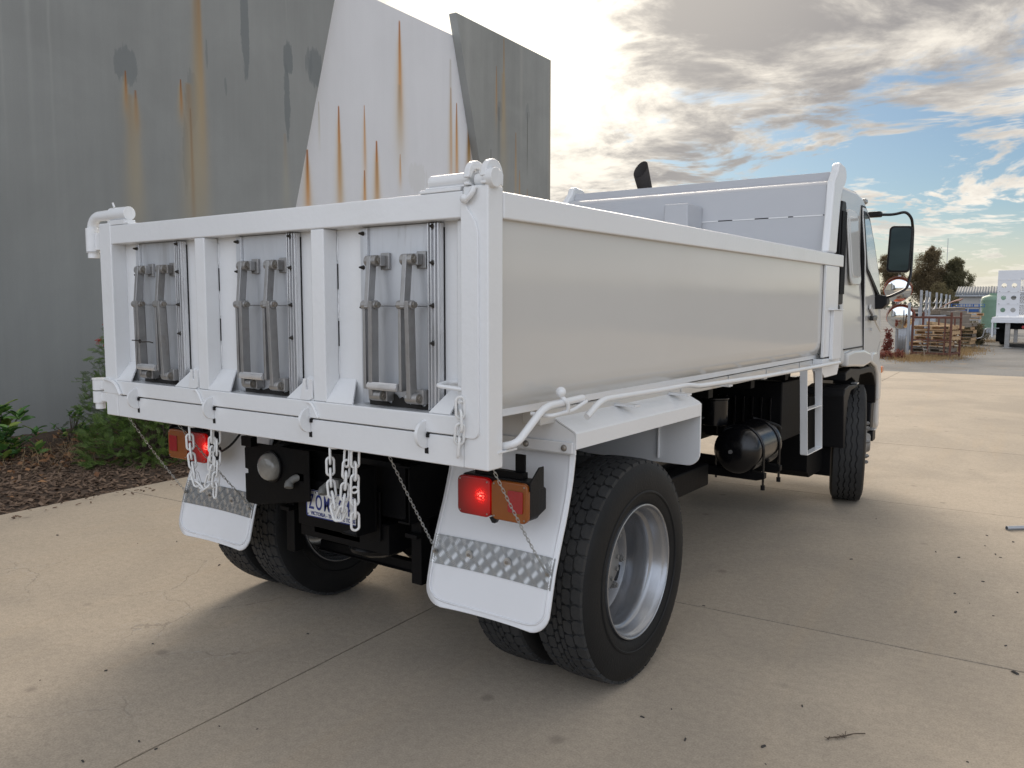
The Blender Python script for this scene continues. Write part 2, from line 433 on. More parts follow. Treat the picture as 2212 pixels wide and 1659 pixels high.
XS = [-4.21, -.025, 4.6, 9.2, 13.8]
YS = [-7.78, -4.51, -1.24, 2.03, 5.30, 8.57, 11.84, 15.11, 18.38, 20.6]
pv = MB().box(XS[0] + .01, XS[-1] - .01, YS[0] + .01, YS[-1] - .01, -.2, -.02).build('pavement', 'joint', smooth=0)
pv.rotation_euler = (0, 0, SITE)
tag(pv, kind='structure')
rs = random.Random(3)
for i in range(len(XS) - 1):
    for j in range(len(YS) - 1):
        x0, x1, y0, y1 = XS[i] + .0048, XS[i + 1] - .0048, YS[j] + .0036, YS[j + 1] - .0036
        b = MB()
        # slab edge slightly ragged so the joint is not a ruled line
        def edge(a, c, n, fx, side):
            return [(a + (c - a) * k / n, fx + side * abs(rs.gauss(0, .0016))) for k in range(n)]
        top = [(p, q) for p, q in edge(x0, x1, 40, y0, 1)] + [(q, p) for p, q in edge(y0, y1, 30, x1, -1)]
        top += [(p, q) for p, q in edge(x1, x0, 40, y1, -1)] + [(q, p) for p, q in edge(y1, y0, 30, x0, 1)]
        dz = rs.uniform(-.0015, .0015)
        b.prism(top, 'Z', -.022, dz)
        b.build('slab', 'concrete', pv, smooth=0)

def wallmat(name, base, streaks, patches, pale=(), k2=.06, rough=.7):
    m = bpy.data.materials.new(name); m.use_nodes = True
    t = NT(m.node_tree); b = t.n['Principled BSDF']
    o = t.new('ShaderNodeTexCoord').outputs['Object']
    x, y, z = t.sep(o)
    a = t.noise(o, .5, 6, .6, .4)
    vst = t.noise(t.v('MULTIPLY', o, (1., 1., .07)), 4.5, 6, .62)
    fn = t.noise(o, 60., 4, .65)
    c = t.mix(t.ss(a, .3, .7), tuple(q * (1 - k2) for q in base), tuple(q * (1 + k2) for q in base))
    k = t.m('MULTIPLY_ADD', t.m('SUBTRACT', vst, .5), k2 * 3.2, t.m('MULTIPLY_ADD', t.m('SUBTRACT', fn, .5), .10, 1.))
    c = t.mix(1., c, t.comb(k, k, k), 'MULTIPLY')
    jit = t.m('MULTIPLY', t.m('SUBTRACT', t.noise(t.v('MULTIPLY', o, (1, 1, .6)), 5., 4, .6), .5), .05)
    yj = t.m('ADD', y, jit)
    for (u0, z0, wd, ln, cl, st) in pale:
        al = t.m('MULTIPLY', t.m('POWER', 2.718, t.m('MULTIPLY', t.m('POWER', t.m('DIVIDE', t.m('SUBTRACT', yj, u0), wd), 2.), -1.)), st)
        al = t.m('MULTIPLY', al, t.ss(z, z0 - ln, z0 - ln * .4))
        c = t.mix(al, c, cl)
    pn = t.m('MULTIPLY', t.m('SUBTRACT', t.noise(t.v('MULTIPLY', o, (1, 1, .10)), 15., 4, .6), .5), 2.6)
    pn = t.m('ADD', pn, t.m('MULTIPLY', t.m('SUBTRACT', t.noise(o, 9., 4, .65), .5), 1.1))
    for (u0, z0, ru, rz, cl, st) in patches:
        d = t.m('ADD', t.m('POWER', t.m('DIVIDE', t.m('SUBTRACT', yj, u0), ru), 2.), t.m('POWER', t.m('DIVIDE', t.m('SUBTRACT', z, z0), rz), 2.))
        d = t.m('ADD', d, pn)
        c = t.mix(t.m('MULTIPLY', t.ss(d, .75, 1.1, 1., 0.), st), c, cl)
    for (u0, z0, wd, ln, cl, st) in streaks:
        tt = t.m('DIVIDE', t.m('SUBTRACT', z0, z), ln)
        ww = t.m('MULTIPLY', t.m('ADD', t.m('MULTIPLY', t.m('MAXIMUM', tt, 0.), .9), .30), wd)
        gsn = t.m('POWER', 2.718, t.m('MULTIPLY', t.m('POWER', t.m('DIVIDE', t.m('SUBTRACT', y, t.m('ADD', u0, t.m('MULTIPLY', jit, .12))), ww), 2.), -1.))
        al = t.m('MULTIPLY', t.m('MULTIPLY', gsn, t.ss(tt, -.012, .012)), t.m('MULTIPLY', t.ss(tt, .35, 1.25, 1., 0.), st))
        if cl is OR or cl is RU:   # yellow bleed around the run, dark iron core under the bolt
            hw = t.m('POWER', 2.718, t.m('MULTIPLY', t.m('POWER', t.m('DIVIDE', t.m('SUBTRACT', y, t.m('SUBTRACT', u0, .012)), t.m('MULTIPLY', ww, 2.1)), 2.), -1.))
            c = t.mix(t.m('MULTIPLY', t.m('MULTIPLY', hw, t.ss(tt, .02, .25)), t.m('MULTIPLY', t.ss(tt, .5, 1.5, 1., 0.), .62 * st)), c, (.66, .50, .27) if cl is OR else (.46, .36, .21))
        hot = t.m('MULTIPLY', al, t.ss(tt, 0., .65, 1., .0))
        c = t.mix(al, c, cl)
        c = t.mix(t.m('MULTIPLY', t.m('POWER', hot, 1.6), .9), c, (cl[0] * .42, cl[1] * .26, cl[2] * .25))
    t.put(b.inputs['Base Color'], c); b.inputs['Roughness'].default_value = rough; b.inputs['Specular IOR Level'].default_value = .3
    bn = t.new('ShaderNodeBump'); bn.inputs['Strength'].default_value = .12; bn.inputs['Distance'].default_value = .01
    t.put(bn.inputs['Height'], fn); t.l.new(bn.outputs[0], b.inputs['Normal'])
    return m
RU, TAN, DRK, OR = (.42, .21, .075), (.46, .375, .235), (.175, .192, .197), (.66, .30, .075)
M['wallA'] = wallmat('grey_wall_paint', (.300, .308, .299),
    [(2.50, 6.9, .075, 3.4, (.42, .275, .135), .85), (2.30, 4.55, .035, 1.7, (.19, .085, .055), .95), (2.15, 4.93, .03, .55, RU, .9), (1.28, 4.85, .03, .55, RU, .85),
     (1.42, 4.62, .045, .55, RU, .6), (1.33, 4.55, .16, 2.2, TAN, .45), (1.42, 4.5, .10, 1.8, TAN, .35), (2.45, 6.5, .16, 4.2, TAN, .6), (2.28, 4.9, .20, 2.6, TAN, .55), (4.12, 4.5, .10, 1.6, (.42, .39, .31), .45)],
    [(1.30, 4.92, .17, .26, DRK, .6), (2.34, 4.70, .13, .40, DRK, .45), (2.20, 3.85, .06, .52, DRK, .45), (3.35, 6.1, .09, .9, DRK, .75), (4.22, 5.72, .10, .30, DRK, .8), (4.19, 5.05, .065, .68, DRK, .75),
     (4.84, 5.72, .16, .33, DRK, .7), (4.70, 5.78, .08, .25, DRK, .6), (2.955, 5.0, .022, .16, DRK, .55), (2.62, 5.4, .02, .22, DRK, .5)],
    [(.26, 9., .02, 6.6, (.40, .405, .39), .45), (.0, 9., .03, 6.6, (.42, .425, .41), .4), (-.33, 9., .02, 6.6, (.44, .44, .42), .4), (4.21, 9., .012, 3.3, (.45, .45, .435), .5), (2.0, 9., .5, 3.4, (.40, .38, .34), .3)], .07)
M['wallW'] = wallmat('white_wall_paint', (.78, .785, .81),
    [(4.79, 4.36, .07, 1.3, OR, .9), (5.09, 5.23, .03, .8, (.55, .50, .36), .5), (5.585, 5.25, .055, 1.9, OR, .95), (6.27, 5.40, .035, 1.35, OR, .75), (6.25, 4.20, .045, .9, OR, .9), (6.60, 4.80, .065, 1.4, OR, .95),
     (7.32, 7.22, .075, 2.2, OR, .85), (7.30, 6.0, .13, 1.6, (.55, .49, .36), .5), (7.30, 4.66, .03, .6, OR, .7), (9.01, 6.31, .05, 2.2, OR, .7), (9.22, 6.03, .05, 1.9, OR, .95), (9.0, 6.9, .10, 2.6, (.52, .47, .36), .35), (9.68, 5.58, .14, 1.3, (.42, .24, .05), .95), (5.6, 4.6, .12, 2., (.58, .47, .30), .4), (6.6, 4.4, .12, 1.8, (.58, .45, .28), .45)],
    [(7.85, 4.25, .35, .30, (.72, .72, .715), .6)], (), .025)
M['wallC'] = wallmat('grey_wall_paint_b', (.300, .306, .292),
    [(10.83, 7.78, .06, 2.3, (.45, .33, .18), .75), (10.80, 7.0, .22, 3., TAN, .4), (10.52, 7.09, .03, 1.2, RU, .7), (11.36, 5.75, .05, 1.7, (.46, .31, .15), .8), (11.54, 4.9, .03, .8, RU, .6), (11.89, 6.32, .02, 1.4, (.08, .07, .065), .9),
     (10.29, 5.2, .02, .9, (.07, .06, .055), .85), (10.62, 6.2, .09, 2., DRK, .5), (13.0, 7.8, .05, 3.6, TAN, .5), (11.9, 4.5, .02, .5, RU, .6)],
    [(10.65, 6.1, .13, .22, DRK, .55), (11.9, 6.3, .10, .22, DRK, .35)], [(9.4, 9., .10, 5., (.42, .42, .405), .4), (12.3, 9., .15, 5., (.27, .275, .265), .5), (11.6, 9., .06, 4.5, (.41, .40, .37), .4)], .09)

bw = empty('building', (-8.1, 2.9, 0), SITE)
tag(bw, 'tall grey and white concrete building wall streaked with rust behind the garden bed', 'building')
TW = 7.82   # panel height
def lean(z, u, du): return u + du * z
a_r = lambda z: 4.336 + (z - 3.352) * (5.344 - 4.336) / (6.989 - 3.352)
c_l = lambda z: 9.85 + (z - 4.799) * (8.958 - 9.85) / (7.815 - 4.799)
MB().prism([(-9, -.2), (a_r(-.2), -.2), (a_r(TW), TW), (-9, TW)], 'X', -.18, 0).build('wall_panel', 'wallA', bw, .006, 0)['label'] = 'grey panel with the slanted right edge'
MB().prism([(a_r(-.2) - .6, -.2), (c_l(-.2) + .6, -.2), (c_l(TW) + .5, TW - .40), (a_r(TW) - .3, TW - .40)], 'X', -.36, -.185).build('wall_panel', 'wallW', bw, .006, 0)['label'] = 'white recessed panel with orange rust streaks'
MB().prism([(c_l(-.2), -.2), (13.05, -.2), (13.03, TW), (c_l(TW), TW)], 'X', -.19, 0).build('wall_panel', 'wallC', bw, .006, 0)['label'] = 'grey end panel with the slanted left edge'
MB().box(-12, -.4, -9, 12.9, 6.6, 6.8).build('roof', 'galv', bw, 0, 0)
MB().box(-12, -.4, 12.75, 12.88, -.2, 6.6).build('end_wall', 'wallC', bw, 0, 0)

# mulch bed between wall and concrete
M['mulch'] = mat('mulch_soil', (.085, .062, .048), .95, 0, .35, 12, .6, 60, .2, 0, (.05, .038, .03), .6, 3)
rn = random.Random(11)
def bedz(x, y):
    e = min(1., max(0., (-4.21 - x) / .5)); h = .03 * math.sin(x * 3.1 + y * 1.3) + .025 * math.sin(y * 2.7 - x * 1.9)
    return -.03 + e * (.045 + .5 * h + .05 * max(0., (-5.6 - x) / 2.))
bed = MB().grid(lambda a, b: ((lambda x, y: (x, y, bedz(x, y) + rn.uniform(-.008, .008)))(-8.02 + a * 3.80, -6 + b * 21.5)), 60, 220).build('garden_bed', 'mulch', None, 0, 0)
bed.rotation_euler = (0, 0, SITE); tag(bed, kind='structure')

M['chips'] = leafmat('bark_chips', (.060, .038, .027), (.25, .175, .125), .9, 0., .2)
M['litter'] = leafmat('leaf_litter', (.10, .035, .018), (.40, .22, .11), .7, .1, .3)
M['litter2'] = leafmat('concrete_debris', (.03, .022, .016), (.07, .05, .035), .8, 0, .2)
def chips(n, x0, x1, y0, y1, s0, s1, zf, thick, ymax_near=True, rr=random.Random(5)):
    b = MB()
    for _ in range(n):
        x, y = rr.uniform(x0, x1), rr.uniform(y0, y1)
        l, wd, h = rr.uniform(s0, s1), rr.uniform(s0, s1) * .38, thick
        mx = Matrix.Translation((x, y, zf(x, y) + rr.uniform(.0, .02))) @ Matrix.Rotation(rr.uniform(0, 6.28), 4, 'Z') @ Matrix.Rotation(rr.gauss(0, .35), 4, 'X') @ Matrix.Rotation(rr.gauss(0, .35), 4, 'Y')
        q = rr.uniform(.5, .95)
        b.add([(-l, -wd, 0), (l, -wd * q, 0), (l * q, wd, 0), (-l * .9, wd * q, 0), (-l, -wd, h), (l, -wd * q, h), (l * q, wd, h), (-l * .9, wd * q, h)],
              [(0, 3, 2, 1), (4, 5, 6, 7), (0, 1, 5, 4), (1, 2, 6, 5), (2, 3, 7, 6), (3, 0, 4, 7)], mx)
    return b
o = chips(7500, -6.6, -4.24, -.5, 6.2, .012, .045, bedz, .006).build('bark_mulch', 'chips', None, 0, 0, fix=False)
o.rotation_euler = (0, 0, SITE); tag(o, 'dark bark mulch chips covering the garden bed', 'mulch', kind='stuff')
def leaf_card(b, mx, l, wd, bend=.2):
    b.add([(0, 0, 0), (wd, l * .45, bend * wd), (0, l, -bend * l * .3), (-wd, l * .45, bend * wd), (0, l * .5, 0)], [(0, 1, 4), (1, 2, 4), (2, 3, 4), (3, 0, 4)], mx)
o = chips(90, -4.20, -3.93, -.5, 5., .008, .024, lambda x, y: .001 + (x + 4.2) * .0, .004, rr=random.Random(6)).build('spilled_mulch', 'chips', None, 0, 0, fix=False)
o.rotation_euler = (0, 0, SITE); tag(o, 'loose bark bits spilled from the bed onto the concrete edge', 'mulch', kind='stuff')
b = MB(); rr = random.Random(8)
for _ in range(1300):
    x = min(-4.4, max(-7.9, rr.gauss(-6.3, .55))); y = rr.uniform(-.5, 8)
    leaf_card(b, Matrix.Translation((x, y, bedz(x, y) + rr.uniform(.01, .06))) @ Matrix.Rotation(rr.uniform(0, 6.28), 4, 'Z') @ Matrix.Rotation(rr.gauss(0, .5), 4, 'X') @ Matrix.Rotation(rr.gauss(0, .5), 4, 'Y'), rr.uniform(.04, .10), rr.uniform(.012, .03), rr.uniform(-.6, .6))
o = b.build('leaf_litter', 'litter', None, 0, 0, fix=False)
o.rotation_euler = (0, 0, SITE); tag(o, 'dry brown fallen leaves lying under the shrubs along the wall', 'leaf litter', kind='stuff')

# ------------------------------------------------------------------ the tipper truck (world axes: rear face at y=0, nose towards +y)
T = empty('tipper_truck', (0, 0, 0))
tag(T, 'white tipper truck with three chute doors in its tailgate, parked on the concrete', 'truck')
W, ZT, ZS = 1.22, 2.08, 1.135
def part(b, name, m, bevel=.004, parent=None, smooth=35, label=None, **k):
    o = b.build(name, m, parent or T, bevel, smooth, **k)
    if label: o['label'] = label
    return o

# --- tray
part(MB().box(-1.16, 1.16, .09, 4.30, 1.30, 1.33), 'tray_floor', 'white', .003)
for sx in (1, -1):
    pr = [(1.197, 1.995), (1.197, 1.43), (1.192, 1.385), (1.176, 1.345), (1.150, 1.318), (1.115, 1.302), (1.02, 1.296)]
    inn = [(x - .012 if i < 3 else x - .006, z + (.012 if i > 2 else 0)) for i, (x, z) in enumerate(pr)]
    b = MB().prism([(sx * x, z) for x, z in pr + inn[::-1]], 'Y', .083, 4.42)
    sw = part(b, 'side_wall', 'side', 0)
    part(MB().prism([(sx * x, z) for x, z in ((1.145, 1.992), (1.222, 1.985), (1.222, 2.075), (1.150, 2.082))], 'Y', .0825, 4.505), 'top_rail', 'white', .007)
    # folded front stake, its ledge and foot
    st = part(MB().box(*sorted((sx * 1.199, sx * 1.220)), 4.04, 4.40, 1.31, 1.984), 'front_stake', 'white', .006)
    part(MB().box(*sorted((sx * 1.2205, sx * 1.246)), 4.19, 4.43, 1.29, 1.655), 'stake_plate', 'white', .003, st)
    part(MB().box(*sorted((sx * 1.2205, sx * 1.256)), 4.13, 4.44, 1.656, 1.664), 'ledge', 'white', .002, st)
    part(MB().prism([(4.02, 1.30), (4.50, 1.30), (4.50, 1.24), (4.44, 1.16), (4.10, 1.16), (4.02, 1.21)], 'X', *sorted((sx * 1.15, sx * 1.222))), 'stake_foot', 'white', .006, st)
    # rear corner post, full height
    part(MB().box(*sorted((sx * 1.112, sx * W)), -.003, .082, ZS, 2.092), 'corner_post', 'white', .007)
part(MB().box(-1.111, 1.111, 0, .08, ZS, 1.2405), 'rear_sill', 'white', .005)
part(MB().box(-1.13, 1.13, .083, .20, ZS + .02, 1.29), 'rear_cross_member', 'white', .004)
for y in (0.9, 1.6, 2.3, 3.0, 3.7): part(MB().box(-1.055, 1.055, y, y + .07, 1.16, 1.298), 'cross_bearer', 'black', .003)
part(MB().box(-1.05, 1.05, .45, 4.28, 1.285, 1.2995), 'tray_underside', 'black', 0)

# --- headboard with rolled lip, end plates and hoist cover
hb_prof = [(4.255, 1.31), (4.255, 2.365)]
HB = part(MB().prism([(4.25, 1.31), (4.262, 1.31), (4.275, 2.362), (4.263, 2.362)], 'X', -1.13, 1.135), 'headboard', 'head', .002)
up_p = [(4.258, 2.369), (4.275, 2.585), (4.300, 2.612), (4.385, 2.640), (4.405, 2.700)]
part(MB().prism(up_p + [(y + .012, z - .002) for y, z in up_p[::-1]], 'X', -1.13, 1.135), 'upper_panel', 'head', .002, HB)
for x0, x1 in ((.16, .30), (.42, .60), (.71, .86), (.90, 1.12), (-1.12, -.5), (-.3, -.12)): part(MB().box(x0, x1, 4.259, 4.263, 2.3605, 2.371), 'weld_seam', 'white', 0, HB)
part(MB().box(-1.12, 1.12, 4.278, 4.284, 2.34, 2.39), 'seam_backing', 'plastic', 0, HB)
for sx in (1, -1):
    pts = [(4.17, 2.085), (4.40, 2.085), (4.43, 2.30), (4.47, 2.52), (4.52, 2.585)] + arc(4.535, 2.68, .075, -65, 80, 6) + arc(4.43, 2.70, .065, 90, 175, 5) + [(4.262, 2.61), (4.235, 2.42)]
    part(MB().prism(pts, 'X', *sorted((sx * 1.137, sx * 1.195))), 'end_plate', 'white', .016, HB, seg=3)
b = MB().add([(-.115, 4.06, 1.4), (.145, 4.06, 1.4), (.185, 4.252, 1.4), (-.155, 4.252, 1.4), (-.085, 4.075, 2.505), (.115, 4.075, 2.505), (.165, 4.262, 2.485), (-.135, 4.262, 2.485)],
             [(0, 1, 2, 3), (4, 7, 6, 5), (0, 4, 5, 1), (1, 5, 6, 2), (2, 6, 7, 3), (3, 7, 4, 0)])
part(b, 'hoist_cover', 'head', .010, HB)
b = MB().sweep([(-.53, 4.62, 1.2), (-.53, 4.62, 2.62), (-.53, 4.61, 2.72), (-.545, 4.585, 2.86)], .062, 20, caps=False)
n0 = len(b.v) - 20
for k in range(n0, len(b.v)):   # slash-cut tip facing the rear
    x, y, z = b.v[k]; b.v[k] = (x - .012 + (y - 4.585) * -.05, y - .015, z + (y - 4.585) * 1.15 + .03)
part(b, 'exhaust_stack', mat('sooty_exhaust', (.035, .03, .028), .75, .2, .3, 8), 0, solid=.006)

# --- tailgate
TG = part(MB().box(-1.205, 1.10, .074, .081, 1.243, 2.05), 'tailgate', 'white', 0)
part(MB().box(-1.216, 1.1085, .0, .0735, 1.988, 2.079), 'gate_top_rail', 'white', .006, TG)
part(MB().box(-1.236, 1.108, -.006, .0735, 1.2455, 1.3145), 'gate_bottom_rail', 'white', .005, TG)
gp = [(1.1095, 2.062), (1.128, 2.062), (1.136, 2.02), (1.170, 1.975), (1.183, 1.935)] + arc(1.155, 1.272, .03, 0, -90, 6) + [(1.1095, 1.242)]
part(MB().prism(gp, 'Y', -.012, .0)  , 'gate_end_plate', 'white', .003, TG)
STI = [(-1.213, -1.122), (-.425, -.352), (.343, .418), (1.050, 1.108)]
for i, (a, c) in enumerate(STI):
    y0 = .002 if i < 3 else .040
    part(MB().box(a, c, y0, .0735, 1.315, 1.9875), 'gate_stile', 'white', .005, TG)
part(MB().box(1.108, 1.112, -.001, .0735, 1.315, 1.9875), 'gate_stile', 'white', .001, TG)
rw = random.Random(77)
for a in (-1.122, -.352, .418):   # weld bead and open seam down the sheet beside each stile
    for k in range(5):
        z0_ = 1.42 + .112 * k
        if k % 2 == 0: part(MB().sweep([(a + .003, .0725, z0_ + .012 * i) for i in range(9)], [.0022 + rw.random() * .0022 for i in range(9)], 6), 'weld_bead', 'white', 0, TG)
        else: part(MB().box(a + .0005, a + .0028, .0705, .0745, z0_, z0_ + .10), 'open_seam', 'plastic', 0, TG)
DOORX = (-.795, -.002, .762)
# sloping chute gussets either side of every door
for xc, (l0, l1, r0, r1) in zip(DOORX, ((-1.122, -.995, -.60, -.425), (-.352, -.203, .195, .343), (.418, .557, .962, 1.05))):
    for a, c, s in ((l0, l1, 1), (r0, r1, -1)):
        d = .035 * s
        if s > 0: q = [(a, .072, 1.405), (c - .045, .072, 1.405), (c + .01, -.002, 1.317), (a, -.002, 1.317)]
        else: q = [(a + .045, .072, 1.405), (c, .072, 1.405), (c, -.002, 1.317), (a - .01, -.002, 1.317)]
        part(MB().add(q + [(x, y + .006, z - .004) for x, y, z in q], [(0, 1, 2, 3), (7, 6, 5, 4), (0, 4, 5, 1), (1, 5, 6, 2), (2, 6, 7, 3), (3, 7, 4, 0)]), 'chute_gusset', 'white', .001, TG)
# slotted lugs at the stile feet, weld ribs on the bottom rail
for x in (-.455, .313):
    pts = [(x - .04, 1.316), (x - .022, 1.402), (x - .006, 1.402), (x - .006, 1.362), (x + .002, 1.356), (x + .010, 1.362), (x + .010, 1.402), (x + .030, 1.400), (x + .030, 1.325), (x + .012, 1.316)]
    part(MB().prism(pts, 'Y', -.006, .002), 'slotted_lug', 'white', .001, TG)
for x in (-.43, .335):
    part(MB().sweep(bez([(x - .02, -.008, 1.309), (x + .012, -.011, 1.302), (x + .045, -.009, 1.250)], 4), .006, 8), 'weld_rib', 'white', 0, TG)
part(MB().sweep(bez([(-1.215, -.006, 1.316), (-1.15, -.012, 1.312), (-1.10, -.014, 1.295), (-1.062, -.013, 1.248)], 5), .009, 8), 'weld_rib', 'white', 0, TG)
for x in (-.93, -.32, .32, .937):
    k = part(MB().prism([(.0, 1.187), (.0, 1.288)] + arc(-.006, 1.238, .050, 92, 268, 14), 'X', x - .007, x + .007), 'keeper_disc', 'white', .0025)
    part(MB().box(x - .004, x + .013, -.0015, .02, 1.168, 1.190), 'slot', 'plastic', 0, k)
    part(MB().box(x + .008, x + .017, -.0085, .02, 1.228, 1.243), 'slot', 'plastic', 0, k)

# --- chute doors with their over-centre levers
def chute_door(xc, wire):
    D_ = part(MB().box(xc - .155, xc + .150, .062, .070, 1.318, 1.690).box(xc - .155, xc + .150, .060, .070, 1.692, 1.986), 'chute_door', 'alu', .001)
    part(MB().box(xc - .198, xc - .158, .055, .072, 1.320, 1.984), 'side_track', 'alu', .002, D_)
    part(MB().box(xc - .158, xc - .1555, .048, .072, 1.330, 1.984), 'track_edge', 'alubright', .001, D_)
    b = MB().box(xc + .151, xc + .206, .050, .072, 1.318, 1.984)
    for dx_ in (.153, .166, .184, .200): b.box(xc + dx_, xc + dx_ + .005, .040, .0495, 1.318, 1.984)
    part(b, 'side_track', 'alubright', .001, D_)
    part(MB().box(xc + .2062, xc + .2080, .068, .0735, 1.318, 1.97), 'gap_seal', 'plastic', 0, D_)
    rg = random.Random(int(xc * 100) + 500); top_ = [(xc + .149 - .307 * k / 24, 1.325 + abs(rg.gauss(0, .016)) * (1.4 if 5 < k < 15 else .8)) for k in range(25)]
    part(MB().prism([(xc - .158, 1.3155), (xc + .149, 1.3155)] + top_, 'Y', .0545, .0595), 'grime', mat('black_grime', (.02, .018, .016), .9, 0, .3, 20), 0, D_)
    for i, z in enumerate((1.972, 1.845, 1.694, 1.56)):
        part(MB().cyl((xc + .178, .050, z), (xc + .176, .026, z), .011, .003, 8), 'screw', 'screw', 0, D_)
        if i < 3: part(MB().cyl((xc - .182, .056, z - .008), (xc - .186, .036, z - .008), .009, .003, 8), 'screw', 'screw', 0, D_)
    for s, ox, off in ((0, -.100, .020), (1, .080, .030)):
        xa = xc + ox
        # base lug on the door
        part(MB().box(xa + .014, xa + .058, .048, .060, 1.826, 1.888).box(xa + .014, xa + .044, .020, .0485, 1.838, 1.878), 'pivot_bracket', 'steel', .003, D_)
        part(MB().cyl((xa - .026, .020, 1.858), (xa + .030, .020, 1.858), .021, n=18), 'pivot_boss', 'steel', .002, D_)
        part(MB().hexhead((xa + .030, .020, 1.858), 'X', .010, .012).cyl((xa + .0301, .020, 1.858), (xa + .0315, .020, 1.858), .019, n=16), 'pivot_bolt', 'bolt', 0, D_)
        xb, xd = xa + .004, xa + .034 * s
        def bar(p, q, wx, wy, name):
            p, q = Vector(p), Vector(q); d = (q - p); L_ = d.length; z = d.normalized(); x = Vector((1, 0, 0)); x = (x - z * x.dot(z)).normalized(); y = z.cross(x)
            mx = Matrix(((x.x, y.x, z.x, p.x), (x.y, y.y, z.y, p.y), (x.z, y.z, z.z, p.z), (0, 0, 0, 1)))
            bb = MB().box(-wx, wx, -wy, wy, -.012, L_ + .012, mx).box(-wx * .45, wx * .45, -wy - .005, -wy - .0002, 0, L_, mx)
            part(bb, name, 'steel', .0025, D_)
        bar((xa, .016, 1.862), (xb, -.004, 1.696), .0105, .017, 'upper_lever')
        bar((xb + .025, -.008, 1.700), (xa + .012 + .012 * s, .006, 1.372), .0095, .019, 'lower_lever')
        bar((xb - .022, .004, 1.690), (xa - .020, .006, 1.395), .007, .015, 'lower_lever')
        part(MB().cyl((xb - .03, -.006, 1.696), (xb + .044, -.006, 1.696), .016, n=16), 'joint_boss', 'steel', .002, D_)
        part(MB().hexhead((xb + .044, -.006, 1.696), 'X', .009, .0115), 'joint_bolt', 'bolt', 0, D_)
        part(MB().cyl((xa + .0, .012, 1.360), (xa + .055, .012, 1.360), .021, n=18), 'pivot_boss', 'steel', .002, D_)
        part(MB().hexhead((xa + .055, .012, 1.360), 'X', .009, .011).cyl((xa + .0551, .012, 1.360), (xa + .057, .012, 1.360), .017, n=14), 'pivot_bolt', 'bolt', 0, D_)
        part(MB().box(xa + .030, xa + .068, .018, .060, 1.338, 1.392), 'pivot_bracket', 'steel', .003, D_)
    b = MB()
    for k in range(20):
        a = 2 * math.pi * k / 20; b.cyl((xc - .098, -.008 + .0125 * math.cos(a), 1.396 + .0125 * math.sin(a)), (xc + .048, -.008 + .0125 * math.cos(a), 1.396 + .0125 * math.sin(a)), .0024, n=5)
    b.cyl((xc - .10, -.008, 1.396), (xc + .05, -.008, 1.396), .0127, n=20)
    part(b, 'roller_handle', 'alubright', 0, D_)
    if wire:
        part(MB().sweep(bez([(xc - .125, -.022, 1.522), (xc - .05, -.026, 1.522), (xc - .03, -.030, 1.517), (xc + .02, -.026, 1.519), (xc + .05, -.022, 1.515)], 5), .003, 6).sweep([(xc - .045 + .008 * math.cos(a), -.03, 1.520 + .008 * math.sin(a)) for a in [i * .7 for i in range(9)]], .0025, 6, True), 'tie_wire', 'screw', 0, D_)
    return D_
for i, x in enumerate(DOORX): chute_door(x, i == 0)

# --- tailgate hinges, latch and handles
hx, hy = -1.305, .012
H = part(MB().sweep(round_path([(hx, hy, 1.95), (hx, hy, 2.13), (-1.02, hy + .02, 2.135)], .075, 6), .026, 16), 'upper_hinge_pipe', 'white', 0)
part(MB().cyl((hx, hy, 1.958), (hx, hy, 2.075), .034, n=20).cyl((hx, hy, 1.925), (hx, hy, 1.952), .027, n=18).cyl((hx, hy, 1.953), (hx, hy, 1.957), .035, n=20), 'hinge_sleeve', 'white', .002, H)
part(MB().cyl((-1.13, hy + .012, 2.134), (-.995, hy + .022, 2.134), .033, n=20).box(-1.14, -.99, -.0, .06, 2.080, 2.103).box(-1.20, -.96, .002, .07, 2.0795, 2.088), 'pipe_saddle', 'white', .002, H)
part(MB().cyl((-1.09, hy, 2.165), (-1.095, hy - .005, 2.188), .005, n=8).cyl((-1.345, hy, 1.995), (-1.355, hy, 1.995), .007, n=8), 'grease_nipple', 'white', 0, H)
part(MB().box(-1.275, -1.217, .005, .05, 1.965, 2.05), 'hinge_tab', 'white', .003, H)
H = part(MB().cyl((hx, hy, 1.255), (hx, hy, 1.308), .034, n=20).cyl((hx, hy, 1.308), (hx, hy, 1.317), .037, n=20), 'lower_hinge', 'white', .002)
part(MB().cyl((hx, hy, 1.190), (hx, hy, 1.250), .034, n=20).cyl((hx, hy, 1.158), (hx, hy, 1.190), .024, n=18), 'hinge_sleeve', 'white', .002, H)
part(MB().box(-1.275, -1.230, .0, .04, 1.262, 1.305).box(-1.275, -1.2215, .0, .04, 1.20, 1.243), 'hinge_tab', 'white', .003, H)
LT = part(MB().cyl((.945, .035, 2.118), (1.13, .035, 2.118), .025, n=18), 'latch_pin', 'white', .002)
part(MB().box(.915, 1.10, .0, .07, 2.0795, 2.092).box(.935, 1.11, .008, .062, 2.092, 2.10), 'saddle_plate', 'white', .003, LT)
ear = [(-.012, 2.093), (.088, 2.093), (.086, 2.13)] + arc(.038, 2.130, .048, 0, 175, 12) + [(-.016, 2.118), (.006, 2.118)] + arc(.036, 2.124, .026, 170, 60, 5) + [(.040, 2.10), (-.012, 2.105)]
for x in (1.122, 1.192):
    part(MB().prism(ear, 'X', x, x + .024), 'latch_ear', 'white', .004, LT)
part(MB().cyl((1.150, .03, 2.112), (1.212, .03, 2.112), .022, n=18).cyl((1.205, .02, 2.114), (1.238, .02, 2.114), .033, n=20), 'pin_head', 'white', .003, LT)
